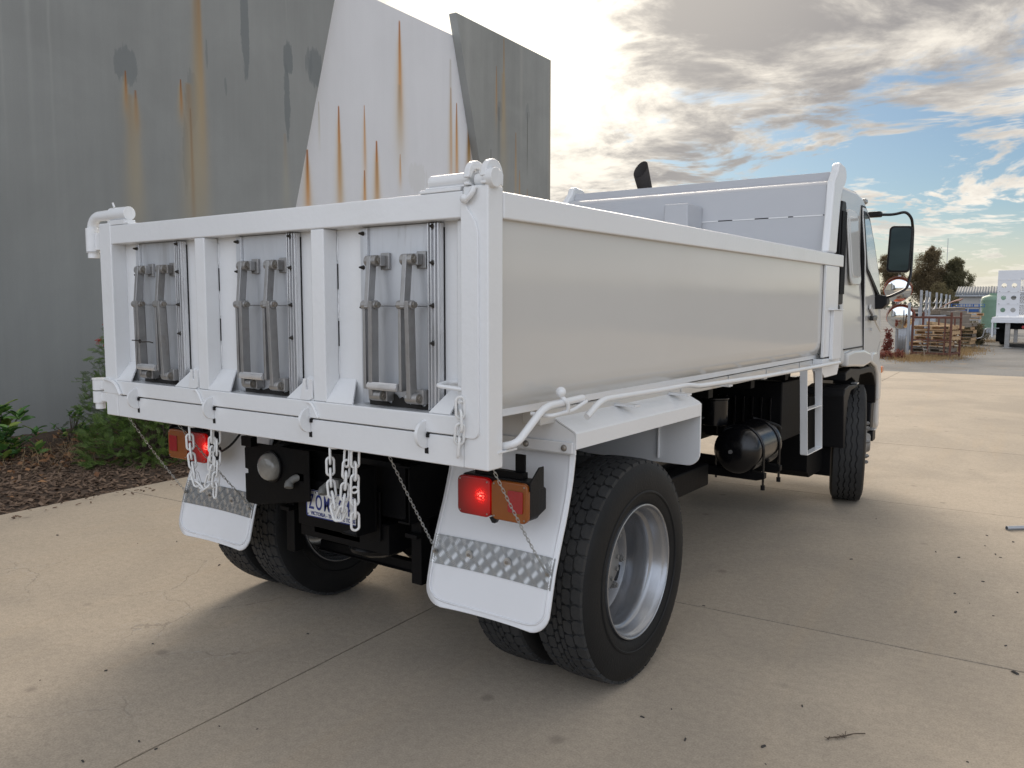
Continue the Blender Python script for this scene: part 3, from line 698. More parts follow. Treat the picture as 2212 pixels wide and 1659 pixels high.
part(MB().sweep(bez([(1.168, -.010, 2.085), (1.163, -.018, 2.065), (1.150, -.022, 2.050), (1.138, -.022, 2.046)], 4), .010, 10).lathe([(-.016 * math.cos(k * .3142), .0001 + .016 * math.sin(k * .3142)) for k in range(11)], (1.136, -.022, 2.047), 'Z', 12), 'latch_lever', 'white', 0, LT)
part(MB().sweep(round_path([(1.108, -.002, 1.408), (1.01, -.026, 1.418), (1.00, .05, 1.424), (1.03, .07, 1.424)], .02, 4), .0075, 10), 'grab_rod', 'white', 0)

# --- painted chains
def link_mesh(L_, w_, r, twist=0, n=8, m=10):
    pts = []
    for a in range(m + 1):
        c = math.pi * a / m; pts.append((w_ * math.cos(c), 0, L_ + w_ * math.sin(c)))
    for a in range(m + 1):
        c = math.pi + math.pi * a / m; pts.append((w_ * math.cos(c), 0, -L_ + w_ * math.sin(c)))
    return MB().sweep(pts, r, n, True)
LK = link_mesh(.0215, .0150, .0051).mesh('chain_link')
def run_chain(path, name, anchor, pitch=.050, me=LK, m='chainwhite', start=0):
    root = part(anchor, name, m, 0)
    path = [Vector(q) for q in path]
    i, pos, seg = 0, path[0].copy(), 0
    k = start; cur = path[0].copy(); dist = 0
    # walk the polyline placing links every pitch
    lens_ = [(path[j + 1] - path[j]).length for j in range(len(path) - 1)]
    def at(s):
        for j, l in enumerate(lens_):
            if s <= l or j == len(lens_) - 1: return path[j].lerp(path[j + 1], s / l), (path[j + 1] - path[j]).normalized()
            s -= l
    s = pitch / 2
    while s < sum(lens_):
        q, d = at(s)
        rot = d.to_track_quat('Z', 'Y').to_matrix().to_4x4() @ Matrix.Rotation(rad(35 if k % 2 else 125) + random.uniform(-.15, .15), 4, 'Z')
        o = link('link', me, m, root, smooth=60)
        o.matrix_local = Matrix.Translation(q) @ rot
        s += pitch; k += 1
    return root
ring = lambda x, y, z: MB().sweep([(x + .018 * math.cos(a), y + .014 * math.sin(a), z) for a in [i * math.pi / 5 for i in range(10)]], .006, 8, True)
run_chain(bez([(-.541, .02, 1.125), (-.535, .02, 1.02), (-.512, .02, .91), (-.475, .018, .862), (-.42, .018, .862), (-.385, .02, .93), (-.372, .02, 1.03), (-.362, .02, 1.128)], 6), 'drag_chain', ring(-.53, .03, 1.133), .044)
run_chain([(-.352, .035, 1.125), (-.360, .035, .98), (-.372, .03, .845)], 'drag_chain', ring(-.352, .045, 1.133), .050, start=1)
run_chain(bez([(.412, .02, 1.125), (.414, .02, 1.0), (.424, .02, .93), (.445, .018, .868), (.470, .018, .868), (.490, .018, .93), (.500, .02, 1.03), (.505, .025, 1.125)], 6), 'drag_chain', ring(.425, .03, 1.133), .046)
run_chain([(.545, .03, 1.125), (.538, .03, .98), (.538, .03, .835)], 'drag_chain', ring(.545, .04, 1.133), .050, start=1)
run_chain([(1.116, -.026, 1.372), (1.118, -.026, 1.30), (1.104, -.022, 1.195)], 'gate_chain', MB().cyl((1.116, -.012, 1.368), (1.116, -.034, 1.368), .006, n=8), .046, start=1)

# --- rear mudguards and mud flaps
FY = [(1.165, .560), (1.10, .562), (1.0, .544), (.87, .504), (.744, .455), (.664, .426), (.552, .398), (.485, .384), (.42, .374)]
def fy(z):
    for (za, ya), (zb, yb) in zip(FY, FY[1:]):
        if z >= zb: return ya + (yb - ya) * (za - z) / (za - zb)
    return FY[-1][1]
for sx in (1, -1):
    ox = (lambda x: x) if sx > 0 else (lambda x: -x)
    S = lambda q: [(sx * x, z) for x, z in q]
    outer = [(.60, 1.288), (1.10, 1.282), (1.241, 1.210), (1.250, 1.200), (1.250, 1.138)]
    inner = [(x - .006, z - .006) for x, z in outer]; inner[-1] = (1.243, 1.138)
    G = part(MB().prism(S(outer + inner[::-1]), 'Y', .520, 1.735), 'mudguard', 'white', .002)
    part(MB().prism(S([(.60, 1.281), (1.088, 1.275), (1.236, 1.201), (1.2425, 1.19), (1.2425, 1.115), (.60, 1.115)]), 'Y', .523, .532), 'end_sheet', 'white', .001, G)
    part(MB().box(*sorted((sx * .60, sx * 1.236)), .509, .522, 1.122, 1.165), 'clamp_strip', 'white', .002, G)
    for x in (1.20, 1.02, .82, .64): part(MB().lathe([(-.012, .0001), (-.010, .008), (-.004, .0125), (0, .0135)], (sx * x, .509, 1.142), 'Y', 14), 'clamp_bolt', 'bolt', 0, G)
    fl = [(.45, 1.20), (.45, .875)] + arc(1.176, .945, .07, -90, 0, 6) + [(1.246, 1.20)]
    part(MB().prism(S(fl), 'Y', 1.738, 1.750), 'front_sheet', 'white', .003, G)
    part(MB().sweep([(sx * 1.02, 1.732, 1.19), (sx * 1.02, 1.728, .90)], .007, 8), 'stiffener', 'white', 0, G)
    # mud flap: curved sheet with rounded foot and a raised rim
    x0, x1, zb, zt, rc = .598, 1.222, .432, 1.135, .085
    def flap_pt(a, c, off=0.):
        z = zb + (zt - zb) * c
        k = max(0., (zb + rc - z) / rc); ins = rc * (1 - math.sqrt(max(0., 1 - k * k)))
        ins = min(ins, rc * .98)
        bow = .018 * (math.sin(math.pi * a) - .5)
        return (sx * (x0 + ins + (x1 - x0 - 2 * ins) * a), fy(z) - off + bow * (.3 + .7 * (1 - c)), z)
    cs_ = [0, .004, .012, .025, .045, .07, .1] + [.1 + .9 * (i + 1) / 16 for i in range(16)]
    b = MB(); na = 14
    vs = [flap_pt(a / na, c) for c in cs_ for a in range(na + 1)]
    b.add(vs, [(i * (na + 1) + j, i * (na + 1) + j + 1, (i + 1) * (na + 1) + j + 1, (i + 1) * (na + 1) + j) for i in range(len(cs_) - 1) for j in range(na)])
    F = part(b, 'mud_flap', 'whiteflap', 0, solid=.009, smooth=60)
    def inset(q, c):   # rim line drawn in from the edge
        return q
    rim = [Vector(flap_pt(.028, c, .006)) for c in (1., .8, .6, .4, .25, .16)]
    rim += [Vector(flap_pt(.035, .10, .006)), Vector(flap_pt(.07, .052, .006)), Vector(flap_pt(.15, .036, .006))] + [Vector(flap_pt(a, .033, .006)) for a in (.3, .5, .7)]
    rim += [Vector(flap_pt(.85, .036, .006)), Vector(flap_pt(.93, .052, .006)), Vector(flap_pt(.965, .10, .006))] + [Vector(flap_pt(.972, c, .006)) for c in (.16, .25, .4, .6, .8, 1.)]
    part(MB().sweep(bez(rim, 3), .0045, 6), 'moulded_rim', 'whiteflap', 0, F, smooth=60)
    # checker plate strip: sheet plus raised five-bar pattern
    s0, s1 = .604, .722
    def strip_pt(a, c, off): 
        z = s0 + (s1 - s0) * c; q = flap_pt(.0 + a, (z - zb) / (zt - zb), off); return Vector(q)
    b = MB()
    front = [strip_pt(.012 + .976 * i / 12, j / 4, .0085) for i in range(13) for j in range(5)]
    back = [strip_pt(.012 + .976 * i / 12, j / 4, .0055) for i in range(13) for j in range(5)]
    b.add(front, [(i * 5 + j, (i + 1) * 5 + j, (i + 1) * 5 + j + 1, i * 5 + j + 1) for i in range(12) for j in range(4)])
    cols, rows = 18, 4
    for i in range(cols):
        for j in range(rows):
            ca, cc = (i + .5) / cols, (j + .5) / rows; an = rad(42) if (i + j) % 2 else rad(-42)
            for k in range(4):
                t_ = (k - 1.5) * .0078
                # bar centre offset across its own direction (metres in the strip plane)
                dxm, dzm = -math.sin(an) * t_, math.cos(an) * t_
                hl = .0125 * (1 - .10 * abs(k - 1.5)); hx_, hz_ = math.cos(an) * hl, math.sin(an) * hl
                pts = []
                for e in (-1, 0, 1):
                    a_ = ca + (dxm + e * hx_) / (x1 - x0); c_ = cc + (dzm + e * hz_) / (s1 - s0)
                    if not (0.0 < c_ < 1.0): c_ = min(.995, max(.005, c_))
                    pts.append(strip_pt(.012 + .976 * min(.995, max(.005, a_)), c_, .0085))
                if (pts[2] - pts[0]).length > .008: b.sweep(pts, [.0010, .0028, .0010], 5)
    nb0 = 12 * 4
    SP = part(b, 'checker_strip', M.setdefault('checker', mat('checker_plate', (.27, .275, .275), .42, .75, .12, 12, .05, 60, .5, 0, (.18, .175, .17), .5, 14)), 0, F, fix=False, smooth=50)
    SP.data.materials.append(M.setdefault('checker_bar', mat('polished_bars', (.74, .75, .75), .24, .8, .05, 12)))
    for p in SP.data.polygons:
        if p.index >= nb0: p.material_index = 1
    for a_, c_, r_ in ((.045, .42, .009), (.32, .52, .018), (.63, .55, .018), (.955, .50, .010)):
        q = strip_pt(a_, c_, .010)
        part(MB().cyl(q, q + Vector((0, -.003, 0)), r_, n=18), 'washer', 'zinc', 0, F)
        part(MB().hexhead(q + Vector((0, -.003, 0)), 'Y', -.009, .0075), 'bolt', 'bolt', 0, F)

# thin twist-link chains from the sill to the flap bolts
def thin_chain(a, b_, sag):
    a, b_ = Vector(a), Vector(b_); n = int((b_ - a).length / .019); b = MB()
    for i in range(n):
        t0 = (i + .5) / n; q = a.lerp(b_, t0) + Vector((0, 0, -sag * 4 * t0 * (1 - t0))); d = (b_ - a).normalized()
        rot = Matrix.Translation(q) @ d.to_track_quat('Z', 'Y').to_matrix().to_4x4() @ Matrix.Rotation(math.pi / 2 * (i % 2) + .5, 4, 'Z')
        lm = link_mesh(.0085, .0042, .0014, 0, 5, 4)
        b.add(lm.v, lm.f, rot)
    part(b, 'flap_chain', 'chainsteel', 0, fix=False)
thin_chain((-1.125, .05, 1.135), (-1.185, fy(.66) - .02, .66), .012)
thin_chain((-.69, .05, 1.135), (-.625, fy(.66) - .02, .665), .006)
thin_chain((.70, .05, 1.135), (.632, fy(.66) - .02, .655), .006)
thin_chain((1.199, .05, 1.135), (1.192, fy(.66) - .02, .665), .010)

# --- tail lamps
for sx, rm in ((1, 'red_r'), (-1, 'red_l')):
    a, c, d = .836, 1.000, 1.172
    Hs = part(MB().prism([(x, z) for x, z in rrect(*sorted((sx * (a + .004), sx * (d - .002))), .880, 1.036, .022)], 'Y', .322, .385).prism([(.385, .89), (.385, 1.03), (.44, .99), (.44, .91)], 'X', *sorted((sx * 1.02, sx * 1.165))), 'tail_lamp', 'plastic', .003)
    for nm, x0, x1, z0, z1, mm in (('red_lens', a, c - .003, .876, 1.030, rm), ('amber_lens', c + .003, d, .876, 1.030, 'amber')):
        L_ = part(MB().prism(rrect(*sorted((sx * x0, sx * x1)), z0, z1, .024, 5), 'Y', .298, .3215), nm, mm, .006, Hs, seg=3)
        for px in (x0 + .014, x1 - .014):
            for pz in (z0 + .014, z1 - .014): part(MB().lathe([(-.002, .0001), (-.0015, .003), (0, .004)], (sx * px, .298, pz), 'Y', 8), 'lens_screw', 'bolt', 0, Hs)
    part(MB().prism(rrect(*sorted((sx * 1.085, sx * 1.154)), .915, .999, .006, 3), 'Y', .2935, .2975), 'reflector', 'red_refl', .001, Hs)
    b = MB().box(*sorted((sx * .90, sx * 1.13)), .330, .365, 1.037, 1.062).box(*sorted((sx * 1.08, sx * 1.125)), .35, .36, 1.03, 1.13)
    part(b, 'lamp_bracket', 'black', .002, Hs)
    part(MB().prism([(.31, 1.0), (.31, 1.035), (.37, 1.085), (.40, 1.085), (.40, 1.0)], 'X', *sorted((sx * 1.173, sx * 1.180))), 'lamp_cheek', 'plastic', .002, Hs)
    part(MB().prism([(sx * .985, .876), (sx * 1.025, .876), (sx * 1.012, .856), (sx * .998, .856)], 'Y', .31, .33), 'drain_tab', 'plastic', .001, Hs)
part(MB().sweep(bez([(-.80, .36, .955), (-.76, .34, .945), (-.70, .36, .985), (-.655, .40, 1.06)], 6), .006, 8), 'lamp_cable', 'plastic', 0)
part(MB().box(1.14, 1.225, .05, .16, 1.188, 1.196).box(1.14, 1.20, .081, .10, 1.196, 1.30), 'foot_bracket', 'white', .002)

# --- side rope rails
SRx = 1.262
for sx in (1, -1):
    X_ = sx * SRx
    RL = part(MB().sweep(round_path([(sx * 1.20, .10, 1.205), (X_, .105, 1.222), (X_, .275, 1.332), (X_, .54, 1.340)], .05, 5), .014, 14), 'rope_rail', 'white', 0)
    RL2 = part(MB().sweep(round_path([(X_, .575, 1.262), (X_, .69, 1.320), (X_, 1.26, 1.312), (X_, 1.54, 1.312), (X_, 1.66, 1.296), (X_, 2.66, 1.276), (X_, 4.33, 1.263)], .06, 4), .013, 14), 'rope_rail', 'white', 0)
    for y in (1.0, 1.55, 2.1, 2.66, 3.3, 3.95):
        part(MB().box(*sorted((sx * 1.15, sx * 1.255)), y, y + .05, 1.255, 1.265), 'rail_tab', 'white', .002, RL2)
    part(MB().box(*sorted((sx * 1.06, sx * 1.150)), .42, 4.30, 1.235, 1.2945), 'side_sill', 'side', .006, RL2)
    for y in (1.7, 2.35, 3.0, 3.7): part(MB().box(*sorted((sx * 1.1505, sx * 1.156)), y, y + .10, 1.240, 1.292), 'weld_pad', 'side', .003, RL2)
    # sprung hook with ball handle
    bl = [(-.020 * math.cos(k * math.pi / 10), .0001 + .020 * math.sin(k * math.pi / 10)) for k in range(11)]
    HK = part(MB().lathe(bl, (X_, .385, 1.376), 'Z', 16).sweep(bez([(X_, .388, 1.36), (X_ + sx * .016, .392, 1.345), (X_ + sx * .020, .405, 1.325), (X_ + sx * .012, .41, 1.300), (X_ - sx * .005, .41, 1.300)], 4), .008, 8), 'sprung_hook', 'white', 0)
    part(MB().sweep(round_path([(sx * 1.20, .28, 1.302), (X_ + sx * .01, .30, 1.296), (X_ + sx * .012, .45, 1.302), (X_ + sx * .012, .565, 1.330), (sx * 1.19, .58, 1.318)], .025, 4), .008, 10), 'hook_bow', 'white', 0, HK)

# --- wheels
RT = .505
def tyre_profile(r_tread):
    half = [(.098, .296), (.112, .300), (.122, .312), (.131, .345), (.136, .385), (.134, .425), (.128, .455), (.119, .478), (.113, r_tread - .004), (.106, r_tread)]
    out = half + [(.0, r_tread + .002)] + [(-x, r) for x, r in half[::-1]]
    return out
def drive_tyre():
    b = MB().lathe(tyre_profile(.489), (0, 0, 0), 'X', 96)
    b.lathe([(.1335, .352), (.1385, .356), (.1385, .361), (.1350, .366)], (0, 0, 0), 'X', 96)
    N = 47
    colmns = [(.0905, .0222, 0, 0), (.0460, .0200, .12, 0), (.0130, .0112, .55, 1), (-.0130, .0112, .05, 1), (-.0460, .0200, .62, 0), (-.0905, .0222, .5, 0)]
    for cx_, hw, st, cen in colmns:
        for i in range(N):
            th0 = (i + st) / N * 2 * math.pi; hp = math.pi / N * (.94 if not cen else .88); sk = .22 * hp * (1 if cx_ > 0 else -1)
            poly = [(-1, -.78), (0, -1), (1, -.78), (1, .78), (0, 1), (-1, .78)]
            if abs(cx_) > .08: poly = [(-1, -.55), (-.35, -.98), (1, -.80), (1, .80), (-.35, .98), (-1, .55)] if cx_ > 0 else [(-1, -.80), (.35, -.98), (1, -.55), (1, .55), (.35, .98), (-1, .80)]
            lo, hi = [], []
            for px, pt in poly:
                th = th0 + pt * hp + px * sk * .5
                x = cx_ + px * hw
                rt_ = RT - .006 * (abs(x) / .11) ** 3
                lo.append((x * 1.01, .484 * math.cos(th), .484 * math.sin(th))); hi.append((x - px * .0015, rt_ * math.cos(th), rt_ * math.sin(th)))
            b.add(lo + hi, [(6, 7, 8, 9, 10, 11)] + [(k, (k + 1) % 6, 6 + (k + 1) % 6, 6 + k) for k in range(6)])
    return b
def steer_tyre():
    b = MB().lathe(tyre_profile(.490), (0, 0, 0), 'X', 96)
    N = 180
    ribs = [(-.113, -.068, 0, 1), (-.060, -.026, 1, 1), (-.018, .018, 1, 1), (.026, .060, 1, 1), (.068, .113, 1, 0)]
    for xa, xb, za, zb_ in ribs:
        vs = []
        for i in range(N):
            th = 2 * math.pi * i / N; zz = .0045 * (1 if (i // 3) % 2 else -1)
            c, s = math.cos(th), math.sin(th)
            for x, r in ((xa + zz * za, .486), (xa + zz * za + .001, RT - .004 * (abs(xa) / .11) ** 3), (xb + zz * zb_ - .001, RT - .004 * (abs(xb) / .11) ** 3), (xb + zz * zb_, .486)):
                vs.append((x, r * c, r * s))
        b.add(vs, [(i * 4 + k, ((i + 1) % N) * 4 + k, ((i + 1) % N) * 4 + k + 1, i * 4 + k + 1) for i in range(N) for k in range(3)])
    return b
ME_DRIVE = drive_tyre().mesh('drive_tyre'); ME_STEER = steer_tyre().mesh('steer_tyre')
for me in (ME_DRIVE, ME_STEER):
    me.materials.append(M['tyre']); me.materials.append(M['tread'])
    for p in me.polygons:
        if max((me.vertices[i].co.yz.length for i in p.vertices)) > .4875: p.material_index = 1
def rim_mesh(dish):
    if dish < 0:
        pr = [(.100, .300), (.118, .3045), (.128, .303), (.1295, .298), (.126, .2935), (.112, .2905), (.106, .283), (.098, .277), (.060, .273), (.052, .268), (.046, .256), (.030, .250), (-.040, .248), (-.062, .250), (-.072, .248), (-.078, .238), (-.088, .200), (-.080, .175), (-.072, .150), (-.072, .0001)]
    else:
        pr = [(.100, .300), (.118, .3045), (.128, .303), (.1295, .298), (.126, .2935), (.112, .2905), (.098, .277), (.080, .268), (.072, .258), (.080, .245), (.100, .225), (.116, .200), (.124, .178), (.127, .14), (.127, .0001)]
    return MB().lathe(pr + [], (0, 0, 0), 'X', 64).lathe([(-.130, .30), (-.128, .29), (-.10, .275), (.10, .285)], (0, 0, 0), 'X', 64)
ME_RIM = {-1: rim_mesh(-1).mesh('rim_dual'), 1: rim_mesh(1).mesh('rim_steer')}
NUT = MB().hexhead((0, 0, 0), 'X', .022, .0165).cyl((.022, 0, 0), (.030, 0, 0), .0095, n=10).cyl((0, 0, 0), (.004, 0, 0), .021, n=16).mesh('wheel_nut')
HUBD = MB().lathe([(-.074, .155), (-.062, .150), (-.052, .128), (-.050, .105), (-.035, .100), (-.030, .092), (-.028, .0001)], (0, 0, 0), 'X', 40)
for k in range(8):
    a = 2 * math.pi * k / 8; HUBD.hexhead((-.031, .075 * math.cos(a), .075 * math.sin(a)), 'X', .010, .010)
HUBD = HUBD.mesh('hub')
HUBF = MB().lathe([(.120, .195), (.142, .190), (.144, .118), (.150, .112), (.152, .085), (.176, .075), (.182, .06), (.184, .0001)], (0, 0, 0), 'X', 40).mesh('hub')
HOLE = MB().prism([(q[0] * .022, q[1] * .040) for q in arc(0, 0, 1, 0, 360 - 18, 19)], 'X', 0, .0035).mesh('hand_hole')
def wheel(x, y, side, dish, drive, outer=True, steer=0):
    o = link('wheel', ME_RIM[dish], 'rim', T, smooth=40)
    o.location = (x, y, RT); o.rotation_euler = (random.uniform(-.5, .5), 0, (0 if side > 0 else math.pi) + steer)
    link('tyre', ME_DRIVE if drive else ME_STEER, None, o, smooth=32)
    if outer:
        link('hub', HUBD if dish < 0 else HUBF, 'hub', o)
        for k in range(8):
            a = 2 * math.pi * (k + .5) / 8; n = link('wheel_nut', NUT, 'hub' if dish < 0 else 'zinc', o)
            n.location = (-.079 + .006 if dish < 0 else .142, .168 * math.cos(a), .168 * math.sin(a)); n.rotation_euler = (random.uniform(0, 1), 0, 0)
            if dish < 0 and k % 2 == 0:
                h = link('hand_hole', HOLE, 'plastic', o); aa = a + math.pi / 8
                h.location = (-.0862, .207 * math.cos(aa), .207 * math.sin(aa)); h.rotation_euler = (aa, -.18 * 0, 0)
    return o
YA, YF = 1.083, 5.34
wheel(1.123, YA, 1, -1, True); wheel(.788, YA, -1, -1, True, False)
wheel(-1.123, YA, -1, -1, True); wheel(-.788, YA, 1, -1, True, False)
wheel(1.108, YF, 1, 1, False, True, rad(14)); wheel(-1.108, YF, -1, 1, False, True, rad(14))

# --- chassis, axle, suspension and the black gear under the tray
def bl(b, name, bevel=.003, m='black', parent=None, label=None): return part(b, name, m, bevel, parent, label=label)
for sx in (1, -1):
    x = sx * .43
    bl(MB().box(x - .035, x + .035, .42, 6.1, .985, .995).box(x - .035, x + .035, .42, 6.1, .735, .745).box(*sorted((x + sx * .028, x + sx * .035)), .42, 6.1, .745, .985), 'chassis_rail')
    bl(MB().box(x - .04, x + .04, .50, 4.3, .998, 1.10), 'sub_frame')
    LS = bl(MB().box(x - .035, x + .035, YA - .62, YA + .62, .66, .68), 'leaf_spring')
    for i in range(6): bl(MB().box(x - .035, x + .035, YA - .55 + .08 * i, YA + .55 - .08 * i, .642 - .018 * i, .656 - .018 * i), 'leaf', parent=LS)
    bl(MB().cyl((x, YA - .1, .40), (x, YA - .1, .70), .011, n=8).cyl((x + .03, YA + .1, .40), (x + .03, YA + .1, .70), .011, n=8).cyl((x - .03, YA - .1, .40), (x - .03, YA - .1, .70), .011, n=8), 'u_bolt', 0, parent=LS)
    bl(MB().cyl((sx * .55, YA - .18, .56), (sx * .55, YA - .36, .58), .085, n=20), 'brake_chamber')
    bl(MB().lathe([(-.10, .19), (-.09, .20), (.09, .20), (.10, .19)], (sx * .62, YA, RT), 'X', 32), 'brake_drum', 0)
    bl(MB().box(x - .03, x + .03, .50, .56, .44, .74), 'spring_hanger')
bl(MB().cyl((-1.0, YA, RT), (1.0, YA, RT), .075, n=20).lathe([(-.20, .0001), (-.17, .11), (-.08, .18), (0, .20), (.08, .18), (.17, .11), (.20, .0001)], (0, YA, RT), 'Y', 24), 'rear_axle', 0)
bl(MB().cyl((0, YA + .2, .54), (0, 4.3, .66), .045, n=16), 'prop_shaft', 0)
bl(MB().box(-.62, .62, .86, .91, .325, .385).box(-.62, .62, .845, .858, .33, .338), 'cross_bar')
bl(MB().box(-.395, .395, .47, .53, .735, .99), 'chassis_cross_member')
bl(MB().box(-.30, .30, .46, .80, .56, .70), 'tow_box')
bl(MB().lathe([(-.05, .0001), (-.045, .10), (-.02, .15), (0, .16), (.02, .15)], (-.02, .72, .50), 'Z', 24), 'diff_bowl', m='gloss', bevel=0)
# black lamp panel and C section behind the plate
PN = bl(MB().prism([(-.652, .70), (-.632, .684), (-.56, .684), (-.16, .755), (-.16, 1.0), (-.62, 1.0), (-.652, .965), (-.652, .862), (-.628, .858), (-.628, .838), (-.652, .834)], 'Y', .400, .408), 'lamp_panel', .002)
bl(MB().box(-.625, -.545, .36, .399, .985, 1.035), 'rubber_block', parent=PN)
lp = [(-.050, .0001), (-.050, .035), (-.044, .056), (-.034, .066), (-.012, .070), (0, .072)]
RV = part(MB().lathe(lp, (-.435, .398, .895), 'Y', 32), 'reversing_lamp', 'lampglass', 0)
part(MB().lathe([(0, .078), (-.010, .078), (-.012, .0725)], (-.435, .399, .895), 'Y', 32), 'bezel', 'plastic', 0, RV)
for x in (-.255, -.015):
    part(MB().box(x - .005, x + .055, .40, .43, .845, .885).sweep(bez([(x + .02, .42, .865), (x - .008, .395, .855), (x - .02, .375, .835), (x - .015, .365, .815)], 3), [.018] * 6 + [.022] * 4, 12), 'plate_lamp', mat('grey_lamp', (.20, .20, .19), .5, 0, .1, 9), .002)
CS = bl(MB().box(.165, .262, .415, .426, .675, .975).box(.255, .262, .30, .415, .675, .975).box(.165, .2545, .30, .415, .967, .975).box(.165, .2545, .30, .415, .675, .683), 'tow_channel', .003)
bl(MB().lathe([(-.03, .0001), (-.03, .045), (0, .05)], (.20, .414, .83), 'Y', 20), 'trailer_socket', 0, 'plastic', CS)
bl(MB().box(-.30, .26, .445, .455, .62, .85), 'plate_backing')

# --- number plate
PX, PY, PZ = -.0445, .4385, .7366
NP = part(MB().prism(rrect(PX - .186, PX + .186, PZ - .067, PZ + .067, .010, 3), 'Y', PY, PY + .002), 'number_plate', 'plate', 0)
rim = rrect(PX - .183, PX + .183, PZ - .064, PZ + .064, .010, 4)
part(MB().sweep([(x, PY - .0008, z) for x, z in rim], .0026, 6, True), 'plate_border', 'plateblue', 0, NP)
def text(s, x, z, size, sx, m, nm, y=PY - .0016, parent=None, ext=.0006):
    cu = bpy.data.curves.new(nm, 'FONT'); cu.body = s; cu.size = size; cu.align_x = 'CENTER'; cu.extrude = ext; cu.offset = size * .012
    to = bpy.data.objects.new(nm, cu); col.objects.link(to)
    dg = bpy.context.evaluated_depsgraph_get()
    me = bpy.data.meshes.new_from_object(to.evaluated_get(dg)); bpy.data.objects.remove(to)
    for v in me.vertices: v.co = Vector((x + v.co.x * sx, y - v.co.z, z + v.co.y))
    me.materials.clear()
    return link(nm, me, m, parent, smooth=0)
for ch, x in zip('ZOM', (-.150, -.096, -.040)): text(ch, PX + x, PZ - .026, .104, .56, 'plateblue', 'plate_letter', parent=NP)
for ch, x in zip('640', (.052, .104, .154)): text(ch, PX + x, PZ - .026, .104, .60, 'plateblue', 'plate_digit', parent=NP)
text('VICTORIA - THE PLACE TO BE', PX, PZ - .056, .0255, .90, 'plateblue', 'plate_motto', parent=NP)
part(MB().prism([(PX - .028, PZ + .062), (PX + .032, PZ + .062), (PX + .002, PZ + .018)], 'Y', PY - .0015, PY - .0005), 'plate_badge', 'plateblue', 0, NP)
b = MB()
for x, z in ((-.175, .054), (.175, .054), (-.175, -.054), (.175, -.054), (-.118, .055), (-.096, .055), (-.02, -.01)): b.cyl((PX + x, PY - .002, PZ + z), (PX + x, PY, PZ + z), .0032, n=10)
part(b, 'plate_rivets', 'screw', 0, NP)
bl(MB().box(PX - .16, PX + .16, .46, .47, .585, .665), 'plate_bracket', .004, 'gloss')

